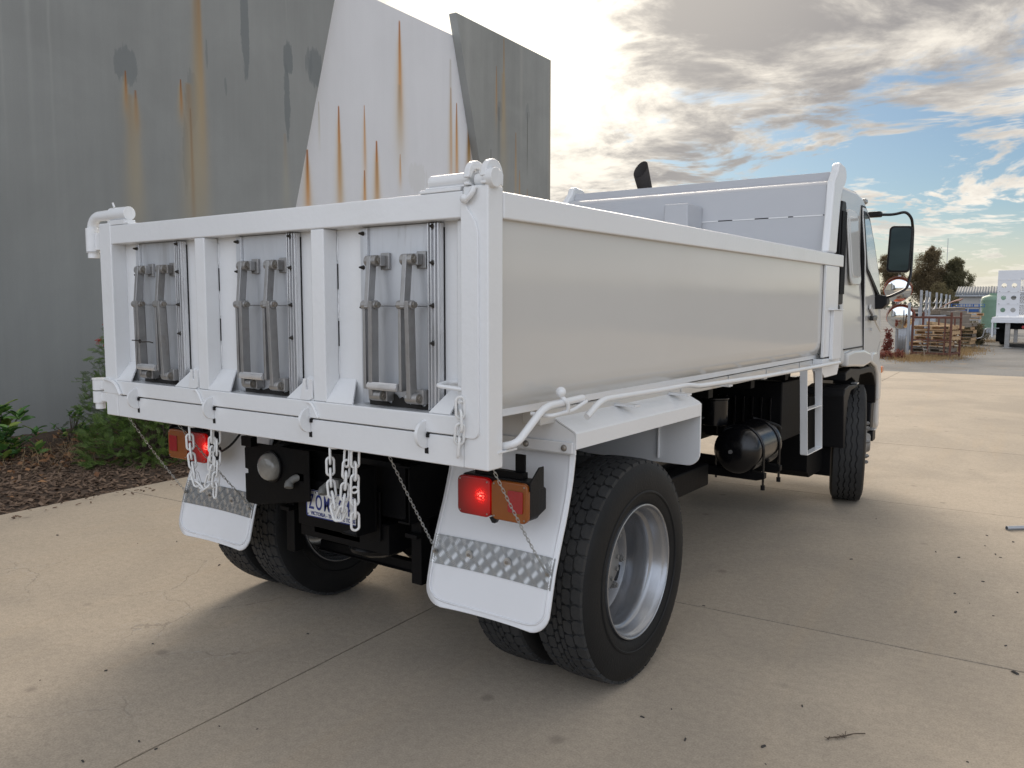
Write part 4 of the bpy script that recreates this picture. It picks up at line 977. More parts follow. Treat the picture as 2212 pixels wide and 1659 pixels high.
# --- side tanks and tackle ahead of the rear wheel (right side, then left)
for sx in (1, -1):
    tx, tz, tr = sx * 1.02, .772, .152
    dome = [(-.085 + .085 * (1 - math.cos(math.pi / 2 * k / 7)) , .0001 + tr * math.sin(math.pi / 2 * k / 7)) for k in range(8)]
    prof = [(2.80 + a + .085, r) for a, r in dome] + [(3.00, tr), (3.30, tr)] + [(3.385 - (a + .085), r) for a, r in dome[::-1]]
    AT = bl(MB().lathe(prof, (tx, 0, tz), 'Y', 40), 'air_tank', 0, 'gloss')
    bl(MB().cyl((tx - .012, 2.815, tz), (tx - .012, 2.79, tz), .013, n=8), 'drain_nipple', 0, 'steel', AT)
    for y in (2.93, 3.24):
        pts = [(tx - (tr + .004), y, .57), (tx - (tr + .004), y, tz)] + [(tx - (tr + .004) * math.cos(math.pi * k / 12), y, tz + (tr + .004) * math.sin(math.pi * k / 12)) for k in range(1, 12)] + [(tx + tr + .004, y, tz), (tx + tr + .004, y, .535)]
        bl(MB().sweep(pts, .008, 8), 'tank_strap', 0, 'gloss', AT)
        bl(MB().hexhead((tx + tr + .004, y, .555), 'Z', -.03, .014), 'strap_nut', 0, 'black', AT)
        bl(MB().prism([(sx * .45, .66), (sx * .45, .59), (sx * 1.14, .585), (sx * 1.19, .60), (sx * 1.19, .635), (sx * 1.13, .64)], 'Y', y - .025, y + .025), 'tank_bracket', .003, 'black', AT)
    bl(MB().cyl((sx * .72, 1.95, .80), (sx * .72, 2.68, .80), .125, n=28), 'air_tank', .02, 'gloss')
    bl(MB().box(*sorted((sx * .47, sx * .90)), 1.98, 2.72, .56, .70), 'tank_cradle', .01)
    b = MB()
    for k in range(5): b.sweep(bez([(sx * (.62 + .03 * k), 2.0, .93 + .012 * k), (sx * (.70 + .02 * k), 2.4, .965 + .01 * k), (sx * (.66 + .04 * k), 2.8, .94 + .008 * k), (sx * .60, 3.1, .95)], 6), .007, 6)
    bl(b, 'brake_hoses', 0, 'plastic')
    bl(MB().cyl((sx * .80, 3.05, .90), (sx * .80, 3.05, 1.07), .085, n=24).cyl((sx * .80, 3.05, 1.07), (sx * .80, 3.05, 1.085), .092, n=24), 'filter_canister', .004, 'gloss')
    b = MB().box(*sorted((sx * .48, sx * 1.05)), 3.66, 4.16, .72, 1.15)
    FN = bl(b, 'battery_box', .01)
    for k in range(7): bl(MB().box(*sorted((sx * (.58 + .065 * k), sx * (.595 + .065 * k))), 3.625, 3.659, .74, 1.04), 'fin', .002, 'gloss', FN)
    bl(MB().prism([(4.30, .60), (4.30, .40), (4.37, .345), (4.80, .345), (4.80, .98), (4.30, .98)], 'X', *sorted((sx * .60, sx * 1.06))), 'fuel_box', .006)
    bl(MB().sweep(bez([(sx * .95, 3.35, .92), (sx * 1.08, 3.5, .86), (sx * 1.05, 3.6, .80)], 5), .012, 8), 'air_hose', 0, 'plastic')
    # step ladder hung from the tray
    LD = part(MB().box(*sorted((sx * 1.170, sx * 1.222)), -.004, .004, 0, .62, Matrix(((1, 0, 0, 0), (0, 1, -.13, 3.73), (0, 0, 1, .638), (0, 0, 0, 1)))), 'step_ladder', 'white', .002)
    part(MB().box(*sorted((sx * 1.170, sx * 1.222)), -.004, .004, 0, .62, Matrix(((1, 0, 0, 0), (0, 1, -.13, 4.10), (0, 0, 1, .632), (0, 0, 0, 1)))), 'stringer', 'white', .002, LD)
    part(MB().box(*sorted((sx * 1.170, sx * 1.222)), 3.735, 4.095, .632, .640), 'rung', 'white', .002, LD)
    part(MB().box(*sorted((sx * 1.172, sx * 1.220)), 3.690, 4.045, .955, .963), 'rung', 'white', .002, LD)
bl(MB().box(-1.03, -.49, 2.05, 2.75, .48, 1.12), 'light_block_box', .03)  # unseen box added on the left to block light under the tray
bl(MB().box(-.395, .395, 1.9, 3.2, .74, 1.14), 'daylight_filler_box', .02)  # black box added as filler against daylight showing beneath the tray
bl(MB().box(-.28, .28, 3.4, 4.6, .6, 1.25), 'gearbox', .03)
bl(MB().box(-.40, .40, 4.4, 6.0, .62, 1.2), 'engine', .03)
bl(MB().cyl((-1.0, YF, RT), (1.0, YF, RT), .06, n=16), 'front_axle', 0)
bl(MB().box(-.9, .9, 2.45, 2.55, .80, .98), 'rear_tank_beam')

# --- cab
def tumble(o):
    for v in o.data.vertices:
        z = v.co.z
        if z > 1.8: v.co.x *= 1 - (z - 1.8) * .075
        if v.co.y > 5.6: v.co.x *= 1 - max(0, v.co.y - 5.6) * .055
    return o
prof = [(4.69, 1.215), (4.69, 2.52), (4.71, 2.60), (4.78, 2.645), (5.25, 2.655), (5.50, 2.615), (5.70, 2.50), (5.90, 2.26), (6.08, 1.98), (6.17, 1.75), (6.24, 1.40), (6.29, 1.05), (6.30, .80), (6.10, .79)] + \
       [(6.085, .90), (6.03, 1.03), (5.93, 1.11), (5.80, 1.15), (5.60, 1.165), (5.20, 1.165), (4.95, 1.19)]
CB = tumble(part(MB().prism(prof, 'X', -1.2, -.6).prism(prof, 'X', .6, 1.2).prism([q for q in prof if q[1] > 1.2] , 'X', -.599, .599), 'cab', 'whitecab', 0))
k = CB.modifiers.new('bevel', 'BEVEL'); k.width = .045; k.segments = 4; k.limit_method = 'ANGLE'; k.angle_limit = rad(50); k.harden_normals = True
DOOR = [(5.385, 1.19), (5.385, 2.10), (5.37, 2.42), (5.395, 2.53), (5.52, 2.53), (5.66, 2.46), (5.84, 2.25), (6.02, 1.98), (6.09, 1.75), (6.16, 1.36), (5.98, 1.25), (5.80, 1.19)]
def cabpart(pts, x0, x1, name, m, bevel=.004, both=True, seg=2, parent=None):
    res = None
    for sx in ((1, -1) if both else (1,)):
        b = MB().prism(pts, 'X', *sorted((sx * x0, sx * x1)))
        o = b.build(name, m, parent or CB, 0, 35); tumble(o)
        if bevel:
            k = o.modifiers.new('bevel', 'BEVEL'); k.width = bevel; k.segments = seg; k.limit_method = 'ANGLE'; k.angle_limit = rad(40)
        if sx > 0: res = o
    return res
cabpart([(5.72 + (y - 5.72) * 1.045, 1.86 + (z - 1.86) * 1.022) for y, z in DOOR], 1.18, 1.2022, 'door_gap', 'plastic', 0)
cabpart(DOOR, 1.180, 1.207, 'door', 'whitecab', .010, seg=3)
cabpart([(5.40, 2.50), (5.42, 1.985), (5.50, 1.955), (5.95, 1.765), (6.06, 1.745), (6.00, 1.97), (5.83, 2.24), (5.64, 2.45), (5.52, 2.50)], 1.19, 1.2085, 'window_seal', 'plastic', .004)
cabpart([(5.43, 2.465), (5.445, 2.01), (5.52, 1.98), (5.94, 1.80), (6.02, 1.785), (5.97, 1.96), (5.81, 2.22), (5.63, 2.42), (5.52, 2.465)], 1.19, 1.2100, 'side_window', 'glass', .0)
cabpart(rrect(4.86, 5.20, 1.86, 2.47, .07), 1.19, 1.2065, 'quarter_panel', 'whitecab', .012, seg=3)
cabpart(rrect(4.90, 5.15, 1.92, 2.42, .06), 1.19, 1.2105, 'quarter_inset', 'whitecab', .010, seg=3)
cabpart([(4.72, 1.345), (4.72, 1.335), (5.37, 1.335), (5.37, 1.345)], 1.19, 1.2015, 'panel_gap', 'plastic', 0)
cabpart([(4.74, 1.20), (4.74, 1.31), (4.95, 1.325), (5.30, 1.315), (5.56, 1.275), (5.62, 1.19), (5.3, 1.165), (4.95, 1.19)], 1.16, 1.228, 'fender_moulding', 'whitecab', .022, seg=4)
cabpart([(5.60, 1.19), (5.64, 1.27), (5.90, 1.27), (6.14, 1.16), (6.24, .96), (6.22, .80), (6.10, .80), (6.085, .92), (6.02, 1.05), (5.90, 1.13)], 1.17, 1.224, 'fender_moulding', 'whitecab', .018, seg=4)
cabpart([(4.80, 1.15), (4.95, 1.175), (5.30, 1.15), (5.60, 1.15), (5.82, 1.135), (5.97, 1.08), (6.06, .98), (6.09, .78), (6.05, .78), (6.02, .95), (5.92, 1.04), (5.80, 1.085), (5.60, 1.10), (5.28, 1.10), (5.22, 1.02), (5.16, .93), (5.10, .93), (5.12, 1.06), (5.0, 1.10), (4.80, 1.08)], 1.02, 1.20, 'arch_liner', 'plastic', .006)
cabpart([(5.50, 1.56), (5.50, 1.60), (5.68, 1.605), (5.70, 1.58), (5.66, 1.555)], 1.206, 1.240, 'door_handle', 'gloss', .006)
cabpart(arc(5.60, 1.48, .014, 0, 330, 11), 1.20, 1.2120, 'door_lock', 'zinc', 0)
cabpart([(5.52, 1.66), (5.54, 1.70), (6.10, 1.50), (6.14, 1.44)], 1.195, 1.2105, 'body_line', 'whitecab', .004)
cabpart(rrect(6.20, 6.32, 1.05, 1.115, .02), 1.16, 1.225, 'side_indicator', mat('amber_plastic', (.70, .17, .01), .25, 0, .05, 5, 0, 9, .5, .4), .008)
cabpart([(6.22, 1.00), (6.34, .98), (6.36, .55), (6.30, .50), (6.24, .58)], 1.05, 1.20, 'bumper_end', 'whitecab', .02)
cabpart([(6.04, .78), (6.20, .78), (6.18, .50), (6.02, .52)], 1.0, 1.17, 'cab_step', 'plastic', .01)
cabpart(rrect(6.0, 6.16, .42, .52, .02), 1.06, 1.20, 'step_box', 'plastic', .006)
cabpart([(6.0, .525), (6.14, .525), (6.14, .535), (6.0, .535)], 1.08, 1.215, 'step_tread', 'zinc', .002)
part(MB().box(-1.1, 1.1, 6.26, 6.38, .50, .80), 'front_bumper', 'whitecab', .03, CB)
# ribbed snorkel behind the cab
for sx in (1, -1):
    SN_ = part(MB().prism([(4.53, 1.70), (4.53, 2.44), (4.56, 2.50), (4.66, 2.50), (4.68, 2.46), (4.68, 1.70)], 'X', *sorted((sx * 1.03, sx * 1.185))), 'air_snorkel', 'plastic', .012, CB)
    part(MB().box(*sorted((sx * 1.06, sx * 1.17)), 4.54, 4.67, 1.20, 1.70), 'snorkel_duct', 'plastic', .02, CB)
    b = MB()
    for k in range(6): b.box(*sorted((sx * 1.1855, sx * 1.195)), 4.545 + .022 * k, 4.556 + .022 * k, 1.78, 2.42)
    part(b, 'snorkel_ribs', 'plastic', .003, CB)
    # front wheel guard, black
    pts = [(4.62, .98), (4.66, 1.03), (4.80, 1.05), (5.05, 1.035), (5.07, 1.02), (4.84, 1.0), (4.76, .92), (4.73, .75), (4.72, .55), (4.68, .55)]
    FG = part(MB().prism(pts, 'X', *sorted((sx * .93, sx * 1.235))), 'front_guard', 'plastic', .008)
    part(MB().prism([(4.60, .98), (4.60, .58), (4.70, .55), (4.72, .98)], 'X', *sorted((sx * 1.00, sx * 1.03))), 'guard_rib', 'plastic', .004, FG)
    part(MB().box(*sorted((sx * 1.19, sx * 1.24)), 5.02, 5.08, 1.04, 1.052), 'guard_bolt_tab', 'zinc', .002, FG)
    part(MB().box(*sorted((sx * .82, sx * 1.12)), 4.735, 4.75, .30, .62), 'guard_flap', 'black', .002, FG)
    # mirror arm and heads
    MA = part(MB().sweep(round_path([(sx * 1.10, 5.78, 2.50), (sx * 1.19, 5.80, 2.497), (sx * 1.30, 5.82, 2.492), (sx * 1.40, 5.83, 2.515), (sx * 1.440, 5.88, 2.46), (sx * 1.440, 5.965, 2.36), (sx * 1.440, 5.965, 1.98), (sx * 1.425, 5.90, 1.84), (sx * 1.30, 5.86, 1.772), (sx * 1.24, 5.90, 1.76)], .045, 5), .0125, 10), 'mirror_arm', 'gloss', 0)
    part(MB().box(*sorted((sx * 1.10, sx * 1.21)), 5.75, 5.83, 2.475, 2.525), 'arm_mount', 'plastic', .012, MA)
    part(MB().prism([(sx * 1.14, 1.80), (sx * 1.27, 1.775), (sx * 1.27, 1.70), (sx * 1.23, 1.66), (sx * 1.14, 1.655)], 'Y', 5.86, 5.98), 'arm_foot', 'plastic', .012, MA)
    mh = part(MB().prism(rrect(-.096, .096, -.205, .205, .035, 5), 'Y', -.03, .045), 'mirror_head', 'plastic', .012, MA, seg=3)
    mh.location = (sx * 1.352, 5.885, 2.190); mh.rotation_euler = (0, rad(2 * sx), rad(12 * sx))
    mg = part(MB().prism(rrect(-.080, .080, -.188, .188, .03, 5), 'Y', -.0325, -.0305), 'mirror_glass', 'mirror_dk', 0, MA)
    mg.location = mh.location; mg.rotation_euler = mh.rotation_euler
    part(MB().prism([(sx * 1.06, 2.55), (sx * 1.13, 2.585), (sx * 1.125, 2.62), (sx * 1.05, 2.615)], 'Y', 5.55, 5.63), 'marker_lamp', 'lampglass', .01, CB)
part(MB().box(-.95, .95, 4.60, 4.64, 1.25, 2.45), 'cab_back_panel', 'plastic', .01, CB)

# ------------------------------------------------------------------ garden plants
def frond(L_, n, rr):
    v, f = [], []
    def quad(p, q, wd):
        d = (q - p); sd = Vector((-d.y, d.x, 0)).normalized() * wd; k = len(v)
        mid = p.lerp(q, .5)
        v.extend([p, mid + sd, q, mid - sd]); f.append((k, k + 1, k + 2, k + 3))
    quad(Vector((0, 0, 0)), Vector((0, L_, .0)), .0035)
    for i in range(n):
        t = (i + 1) / (n + .6); y = L_ * t; l = L_ * .42 * (1 - .55 * t)
        for s in (-1, 1):
            quad(Vector((0, y, 0)), Vector((s * l * .75, y + l * .72, rr.uniform(-.006, .012))), .0034)
            if i < n - 2: quad(Vector((s * l * .3, y + l * .3, 0)), Vector((s * l * .30, y + l * .95, .004)), .0026)
    return v, f
M['grev'] = leafmat('grevillea_leaf', (.035, .085, .032), (.20, .30, .07), .5, .3)
M['glossy'] = leafmat('glossy_leaf', (.035, .095, .028), (.12, .22, .055), .28, .25, .5)
M['redfl'] = leafmat('red_flower', (.35, .02, .02), (.55, .06, .03), .5, .2)
def grevillea(name, loc, rx, ry, h, n, label, fl, seed, hmin=.05):
    rr = random.Random(seed); root = empty(name, loc); b = MB(); tb = MB()
    FR = [frond(.12, 8, rr) for _ in range(5)]
    for _ in range(n):
        a, u_ = rr.uniform(0, 6.283), rr.random() ** .5; z = hmin + (h - hmin) * rr.random() ** 1.15
        k = math.sqrt(max(.05, 1 - (z / h) ** 2.2)) * (1 if rr.random() < .92 else 1.08)
        q = Vector((rx * k * u_ * math.cos(a), ry * k * u_ * math.sin(a), z * rr.uniform(.85, 1.05)))
        out = math.atan2(q.y, q.x)
        v, f = FR[rr.randrange(5)]
        mx = Matrix.Translation(q) @ Matrix.Rotation(out - math.pi / 2 + rr.gauss(0, .6), 4, 'Z') @ Matrix.Rotation(rr.gauss(.35, .55), 4, 'X') @ Matrix.Rotation(rr.gauss(0, .5), 4, 'Y') @ Matrix.Scale(rr.uniform(.7, 1.25), 4)
        b.add(v, f, mx)
        if rr.random() < .10: tb.sweep([Vector((0, 0, 0)), q * .5 + Vector((rr.gauss(0, .05), rr.gauss(0, .05), .05)), q], [.012, .007, .003], 5)
    b.build('foliage', 'grev', root, 0, 0, fix=False); tb.build('stems', 'bark', root, 0, 0)
    for (fx, fy_, fz) in fl:
        fb = MB()
        for k in range(26):
            d = Vector((rr.gauss(0, 1), rr.gauss(0, 1), rr.gauss(0, .6))).normalized(); fb.sweep(bez([Vector((0, 0, 0)), d * .03, d * .05 + Vector((0, 0, -.012))], 2), [.003, .0028, .0022, .002, .0025], 4)
        fb.build('flower', 'redfl', root, 0, 0, loc=(fx, fy_, fz))
    return tag(root, label, 'shrub')
grevillea('grevillea_shrub', (-6.35, 3.46, .03), 0.90, 1.0, 1.62, 3000, 'tall feathery grevillea with red flowers beside the tailgate hinge', [(-.62, -.35, 1.42), (-.60, -.25, 1.30), (-.68, -.42, 1.22), (-.55, -.40, 1.18), (-.2, -.5, 1.5), (.5, -.75, .98), (.62, -.8, .90)], 21)
grevillea('grevillea_shrub', (-5.42, 2.75, .0), .66, .75, .72, 1500, 'low feathery grevillea spreading over the mulch behind the left tail lamp', [(.25, -.3, .70)], 22, .02)
grevillea('grevillea_shrub', (-5.75, 4.9, .0), .8, 1.2, 1.1, 1000, 'feathery grevillea farther along the bed, mostly hidden by the truck', [], 23, .02)

def glossy_shrub(loc, r, h, n, label, seed, sc=1., hide=True):
    rr = random.Random(seed); root = empty('glossy_shrub', loc)
    lv = []; nseg = 6
    b = MB(); L_ = .085
    pts = []
    for i in range(nseg + 1):
        t = i / nseg; wd = .027 * math.sin(math.pi * min(.999, t ** .75)) + .001
        pts.append([(-wd, L_ * t, .007 * (1 - 4 * (t - .5) ** 2) + .006), (0, L_ * t, .007 * (1 - 4 * (t - .5) ** 2)), (wd, L_ * t, .007 * (1 - 4 * (t - .5) ** 2) + .006)])
    flat = [q for row in pts for q in row]
    b.add(flat, [(i * 3 + k, i * 3 + k + 1, (i + 1) * 3 + k + 1, (i + 1) * 3 + k) for i in range(nseg) for k in range(2)])
    me = b.mesh('leaf', False)
    mats_ = [leafmat('glossy_leaf_%d' % i, c, tuple(q * 1.5 for q in c), .25, .22, .5) for i, c in enumerate(((.045, .11, .035), (.08, .18, .05), (.15, .27, .075), (.20, .26, .06)))]
    mes = []
    for m_ in mats_:
        k = me.copy(); k.materials.append(m_); mes.append(k)
    tb = MB(); k = 0
    while k < n:
        a, u_ = rr.uniform(0, 6.283), rr.random() ** .45; z = h * rr.uniform(.03, 1.)
        rad_ = r * math.sqrt(max(.03, 1 - (max(0, z / h - .25) / .78) ** 2)) * u_
        tip = Vector((rad_ * math.cos(a), rad_ * math.sin(a), z))
        for j in range(6):   # a whorl of leaves at each twig end
            o = link('leaf', rr.choice(mes), None, root, smooth=0)
            o.location = tip + Vector((rr.gauss(0, .008), rr.gauss(0, .008), -.012 * j))
            o.rotation_euler = (rr.uniform(.15, .9), rr.gauss(0, .25), j * 2.4 + rr.gauss(0, .3)); o.scale = [rr.uniform(.75, 1.2) * sc] * 3
            k += 1
        tb.sweep([Vector((0, 0, 0)), tip * .55, tip], [.01, .006, .003], 5)
    tb.build('stems', 'bark', root, 0, 0)
    return tag(root, label, 'shrub')
glossy_shrub((-6.70, 1.66, .03), .44, .58, 300, 'round shrub with broad glossy green leaves at the left edge beside the wall', 31, 1.6)
glossy_shrub((-7.15, 2.72, .06), .26, .36, 96, 'small glossy leaved seedling shrub between the two bigger bushes by the wall', 32, .8)
M['dry'] = leafmat('dry_stalks', (.20, .13, .07), (.42, .31, .18), .8, .2)
b = MB(); rr = random.Random(41)
for _ in range(420):
    x, y = rr.gauss(-6.25, .35), rr.gauss(2.45, .55); h = rr.uniform(.06, .26)
    d = Vector((rr.gauss(0, .1), rr.gauss(0, .1), h)); q = Vector((x, y, .03)); sd = Vector((rr.gauss(0, 1), rr.gauss(0, 1), 0)).normalized() * .0022
    b.add([q - sd, q + sd, q + d * .6 + sd * .7, q + d + Vector((rr.gauss(0, .04), rr.gauss(0, .04), -.02)), q + d * .6 - sd * .7], [(0, 1, 2, 4), (4, 2, 3)])
tag(b.build('dry_weeds', 'dry', None, 0, 0, fix=False), 'dry brown weed stalks between the shrubs at the foot of the wall', 'weeds', kind='stuff')

# ------------------------------------------------------------------ small things on the concrete
CHIPS = [(2.254, 3.183), (2.302, 2.85), (2.638, 2.161), (2.364, 3.523), (2.263, 4.705), (2.401, 4.149), (2.347, 3.056), (2.573, 2.491), (1.641, 0.716), (1.907, 0.845), (1.493, 0.911), (1.424, 0.778), (1.933, 1.261), (2.562, 1.186), (1.955, 0.729), (1.493, 4.732), (2.437, 4.624), (2.284, 4.395), (1.594, 3.515), (2.366, 4.211), (2.173, 3.984), (2.025, 4.033), (2.554, 3.42), (2.478, 2.913), (1.131, 2.122), (-0.792, -0.291), (-0.079, -0.543), (-0.9, 0.006), (-3.277, 0.683), (-2.609, 0.917), (-2.426, 1.106), (0.073, -0.29), (0.216, -0.215), (-0.369, 0.544), (-1.716, 0.959), (0.027, -0.536), (-0.936, -0.517), (-0.116, -0.743)]
rr = random.Random(51)
big_ = MB().add([(-.5, -.3, 0), (.45, -.35, 0), (.5, .25, 0), (-.35, .35, 0), (-.4, -.22, .5), (.3, -.25, .6), (.35, .2, .45), (-.25, .25, .55)], [(0, 3, 2, 1), (4, 5, 6, 7), (0, 1, 5, 4), (1, 2, 6, 5), (2, 3, 7, 6), (3, 0, 4, 7)]).mesh('chip')
for i, (x, y) in enumerate(CHIPS):
    o = link('stone_chip', big_, 'stone', None, smooth=0)
    s = rr.uniform(.006, .013) * (1.5 if i in (0, 1, 2, 8, 9, 25, 26) else 1) * (1. + max(0, y - 1) * .10)
    o.location = (x, y, .001); o.rotation_euler = (0, 0, rr.uniform(0, 6.28)); o.scale = (s * rr.uniform(.9, 1.9), s * .8, s * .7)
    tag(o, 'tiny dark stone chip lying loose on the concrete', 'stone', 'stone chips scattered on the concrete')
tw = MB().sweep(bez([(2.205, 1.170, .006), (2.17, 1.128, .012), (2.135, 1.088, .008), (2.095, 1.048, .006)], 6), .0022, 6)
for i in range(30):
    t = rr.uniform(.5, 1.0); q = Vector((2.205, 1.17, .006)).lerp(Vector((2.09, 1.045, .004)), t); tw.sweep([q, q + Vector((rr.gauss(0, .012), rr.gauss(0, .012), rr.uniform(0, .010)))], .0011, 4)
tag(tw.build('twig', 'bark', None, 0, 0), 'thin dry twig with a frayed end lying on the concrete', 'twig')
pb = MB().lathe([(-.20, .016), (.20, .016), (.20, .013), (-.20, .013)], (0, 0, 0), 'X', 20, True)
o = pb.build('pipe_offcut', 'galv', None, 0, 40); o.location = (2.515, 5.10, .017); o.rotation_euler = (0, 0, rad(42))
tag(o, 'short grey metal pipe offcut on the concrete at the right edge', 'pipe')
lf = MB(); leaf_card(lf, Matrix.Identity(4), .07, .016, .3)
o = lf.build('dry_leaf', mat('pale_leaf', (.42, .33, .20), .7), None, 0, 0); o.location = (-3.9, .15, .006); o.rotation_euler = (0, .1, 1.1)
tag(o, 'single pale dry leaf on the concrete near the left edge', 'leaf')

# ------------------------------------------------------------------ yard beyond the concrete
CP = Vector((2.8864, -2.1919, 1.7021))
def far(a, c, d):   # a sighted point in the yard at d metres along the view
    x = (3400 + a * .3618) * 2212 / 4032; y = (850 + c * .3618) * 2212 / 4032
    v = fw + r2 * ((x - 1106) / 1784.66) - u2 * ((y - 829.5) / 1784.66)
    return CP + v * (d * 1.137 / Vector((v.x, v.y, 0)).length)
def fx(a, d, z=0.):
    q = far(a, 1100, d); return Vector((q.x, q.y, z))

# convex traffic mirrors on a pole
q = fx(366, 27.8)
TM = empty('traffic_mirror', (q.x, q.y, -.045))
tag(TM, 'pole with two round convex mirrors under orange hoods beside the cab', 'traffic mirror')
MB().cyl((0, .06, 0), (0, .06, 2.75), .045, n=16).build('pole', 'galv', TM)
face = math.atan2(CP.x - q.x, -(CP.y - q.y))
for a, c, rz, tilt in ((405, 1097, .02, 3), (375, 800, -.06, 4)):
    cq = far(a, c, 27.6) - Vector((q.x, q.y, -.045)); R_ = .42
    cap = [(-.10 * (1 - (i / 12) ** 2), R_ * max(.0001, i / 12)) for i in range(13)]
    o = MB().lathe(cap, (0, 0, 0), 'Y', 48).build('mirror_face', 'mirror', TM, 0, 60)
    o.location = cq; o.rotation_euler = (rad(tilt), 0, face + rz)
    hd = MB()
    hd.add([(R_ * (1.06 + .02 * k) * math.sin(t_) , [-.0, -.16 * max(0, math.cos(t_ * .88)) - .01][k], R_ * (1.06 + .02 * k) * math.cos(t_)) for t_ in [rad(-115 + 230 * i / 40) for i in range(41)] for k in (0, 1)],
           [(i * 2, i * 2 + 2, i * 2 + 3, i * 2 + 1) for i in range(40)])
    bk = MB().lathe([(.0, R_ * 1.0), (-.008, R_ * 1.015), (.0, R_ * 1.03), (.03, R_ * 1.02), (.05, R_ * .7), (.05, .0001)], (0, 0, 0), 'Y', 48).build('mirror_back', 'galv', TM, 0, 40); bk.location = o.location; bk.rotation_euler = o.rotation_euler
    h = hd.build('hood', 'orange', TM, 0, 40, solid=.006); h.location = o.location; h.rotation_euler = o.rotation_euler

# pallets
def pallet_mesh_parts(m1):
    lw, dp = 1.165, 1.0
    deck = MB().box(-lw / 2, lw / 2, -.05, .05, 0, .02).mesh('deck_board'); deck.materials.append(M[m1])
    bear = MB().box(-.022, .022, -dp / 2, dp / 2, 0, .09).mesh('bearer'); bear.materials.append(M[m1])
    return deck, bear
PAL = {k: pallet_mesh_parts(k) for k in ('wood', 'wood2', 'bluepal')}
def pallet(loc, rz, kind, label, group, sc=(1, 1, 1), tilt=(0, 0)):
    r_ = empty('pallet', loc); r_.rotation_euler = (tilt[0], tilt[1], rz); r_.scale = sc
    dk, be = PAL[kind]
    for i in range(7):
        o = bpy.data.objects.new('deck_board', dk); col.objects.link(o); o.parent = r_; o.location = (random.uniform(-.008, .008), -.45 + .15 * i, .11)
        if i % 2 == 0:
            o = bpy.data.objects.new('deck_board', dk); col.objects.link(o); o.parent = r_; o.location = (random.uniform(-.008, .008), -.45 + .15 * i, 0)
    for x in (-.55, 0, .55):
        o = bpy.data.objects.new('bearer', be); col.objects.link(o); o.parent = r_; o.location = (x, 0, .02)
    return tag(r_, label, 'pallet', group)
# rust red stillage
s0, s1 = Vector((-2.371, 28.209, 0)), Vector((-1.20, 28.05, 0))
dirx = (s1 - s0).normalized(); ang = math.atan2(dirx.y, dirx.x); sw_ = (s1 - s0).length
STL = empty('stillage', (s0.x, s0.y, -.045), ang); dpt = 1.05
for x in (0, sw_):
    for y in (0, dpt): MB().box(x - .03, x + .03, y - .03, y + .03, 0, 1.48).build('post', 'rust', STL, .004, 0)
for z in (.10, 1.28):
    for y in (0, dpt): MB().box(.031, sw_ - .031, y - .025, y + .025, z, z + .06).build('rail', 'rust', STL, .004, 0)
    for x in (0, sw_): MB().box(x - .025, x + .025, .031, dpt - .031, z, z + .06).build('rail', 'rust', STL, .004, 0)
MB().box(.031, sw_ - .031, -.02, .02, .55, .59).build('rail', 'rust', STL, .004, 0)
for x in (.5, 1.0):
    for y in (0, dpt): MB().box(x - .02, x + .02, y - .02, y + .02, .161, 1.279).build('bar', 'rust', STL, .003, 0)
tag(STL, 'rust red steel stillage frame holding a stack of pallets', 'stillage')
cen = s0 + dirx * (sw_ / 2) + Vector((-dirx.y, dirx.x, 0)) * (dpt / 2)
plab = ['lowest timber pallet inside the rust red stillage', 'second pallet from the bottom inside the red stillage', 'third pallet up inside the rust red stillage', 'fourth pallet up inside the rust red stillage', 'topmost timber pallet poking out of the red stillage']
for i, (z, dx_, rz) in enumerate(((.12, -.05, .0), (.32, -.12, .05), (.52, .03, -.03), (.70, .04, .02), (.86, -.04, .03))):
    pallet((cen.x + dx_, cen.y, z), ang + rz, 'wood' if i != 0 else 'wood2', plab[i], 'pallets in the red stillage')
c2 = fx(1045, 33.2)
for i in range(7):
    pallet((c2.x + random.uniform(-.05, .05), c2.y + .5, -.04 + .145 * i), ang + .1 + random.uniform(-.06, .06), 'wood' if i % 3 else 'wood2',
           ['bottom', 'second', 'third', 'fourth', 'fifth', 'sixth', 'top'][i] + ' pallet of the stack just behind the red stillage', 'pallet stack behind the stillage', (.85, .9, 1))
c3 = fx(1135, 41)
for i in range(6):
    pallet((c3.x, c3.y, .1 + .16 * i + (.25 if i > 3 else 0)), .3 * (i % 2) + random.uniform(-.1, .1), 'wood', ['bottom', 'second', 'third', 'fourth', 'fifth', 'top'][i] + ' pallet of the farther stack left of the green tank', 'far pallet stack')
# pile of boards and sheets leaning behind the stillage
for i, (a0, c0, a1, c1, d, m_, w_) in enumerate(((700, 1095, 1075, 1060, 34, 'wood2', .22), (780, 1050, 1115, 1085, 33.5, 'wood2', .16), (730, 1130, 1100, 1120, 33, 'wood2', .25), (760, 1025, 1050, 1010, 35, 'wood2', .12), (700, 1170, 1110, 1165, 33, 'wood2', .20), (690, 1165, 1040, 1215, 31.5, 'wood', .12), (770, 1205, 1120, 1190, 32.5, 'wood2', .14))):
    p, q2 = far(a0, c0, d), far(a1, c1, d + .6); dv = q2 - p; L_ = dv.length
    mx = Matrix.Translation(p) @ dv.to_track_quat('X', 'Z').to_matrix().to_4x4()
    o = MB().box(0, L_, -.35, .35, -w_ / 2, w_ / 2).build('timber_bundle', m_, None, .01, 0); o.matrix_world = mx
    tag(o, ['grey weathered board stack on the timber pile, left end high', 'pale splintered top board of the timber pile', 'thick grey board bundle low in the timber pile', 'thin grey board under the rusty sheet', 'dark lower bundle at the base of the timber pile', 'fresh pale plank leaning beside the stillage', 'grey plank bundle beside the pallet stack'][i], 'timber')
p, q2 = far(850, 1005, 34.5), far(1070, 950, 35)
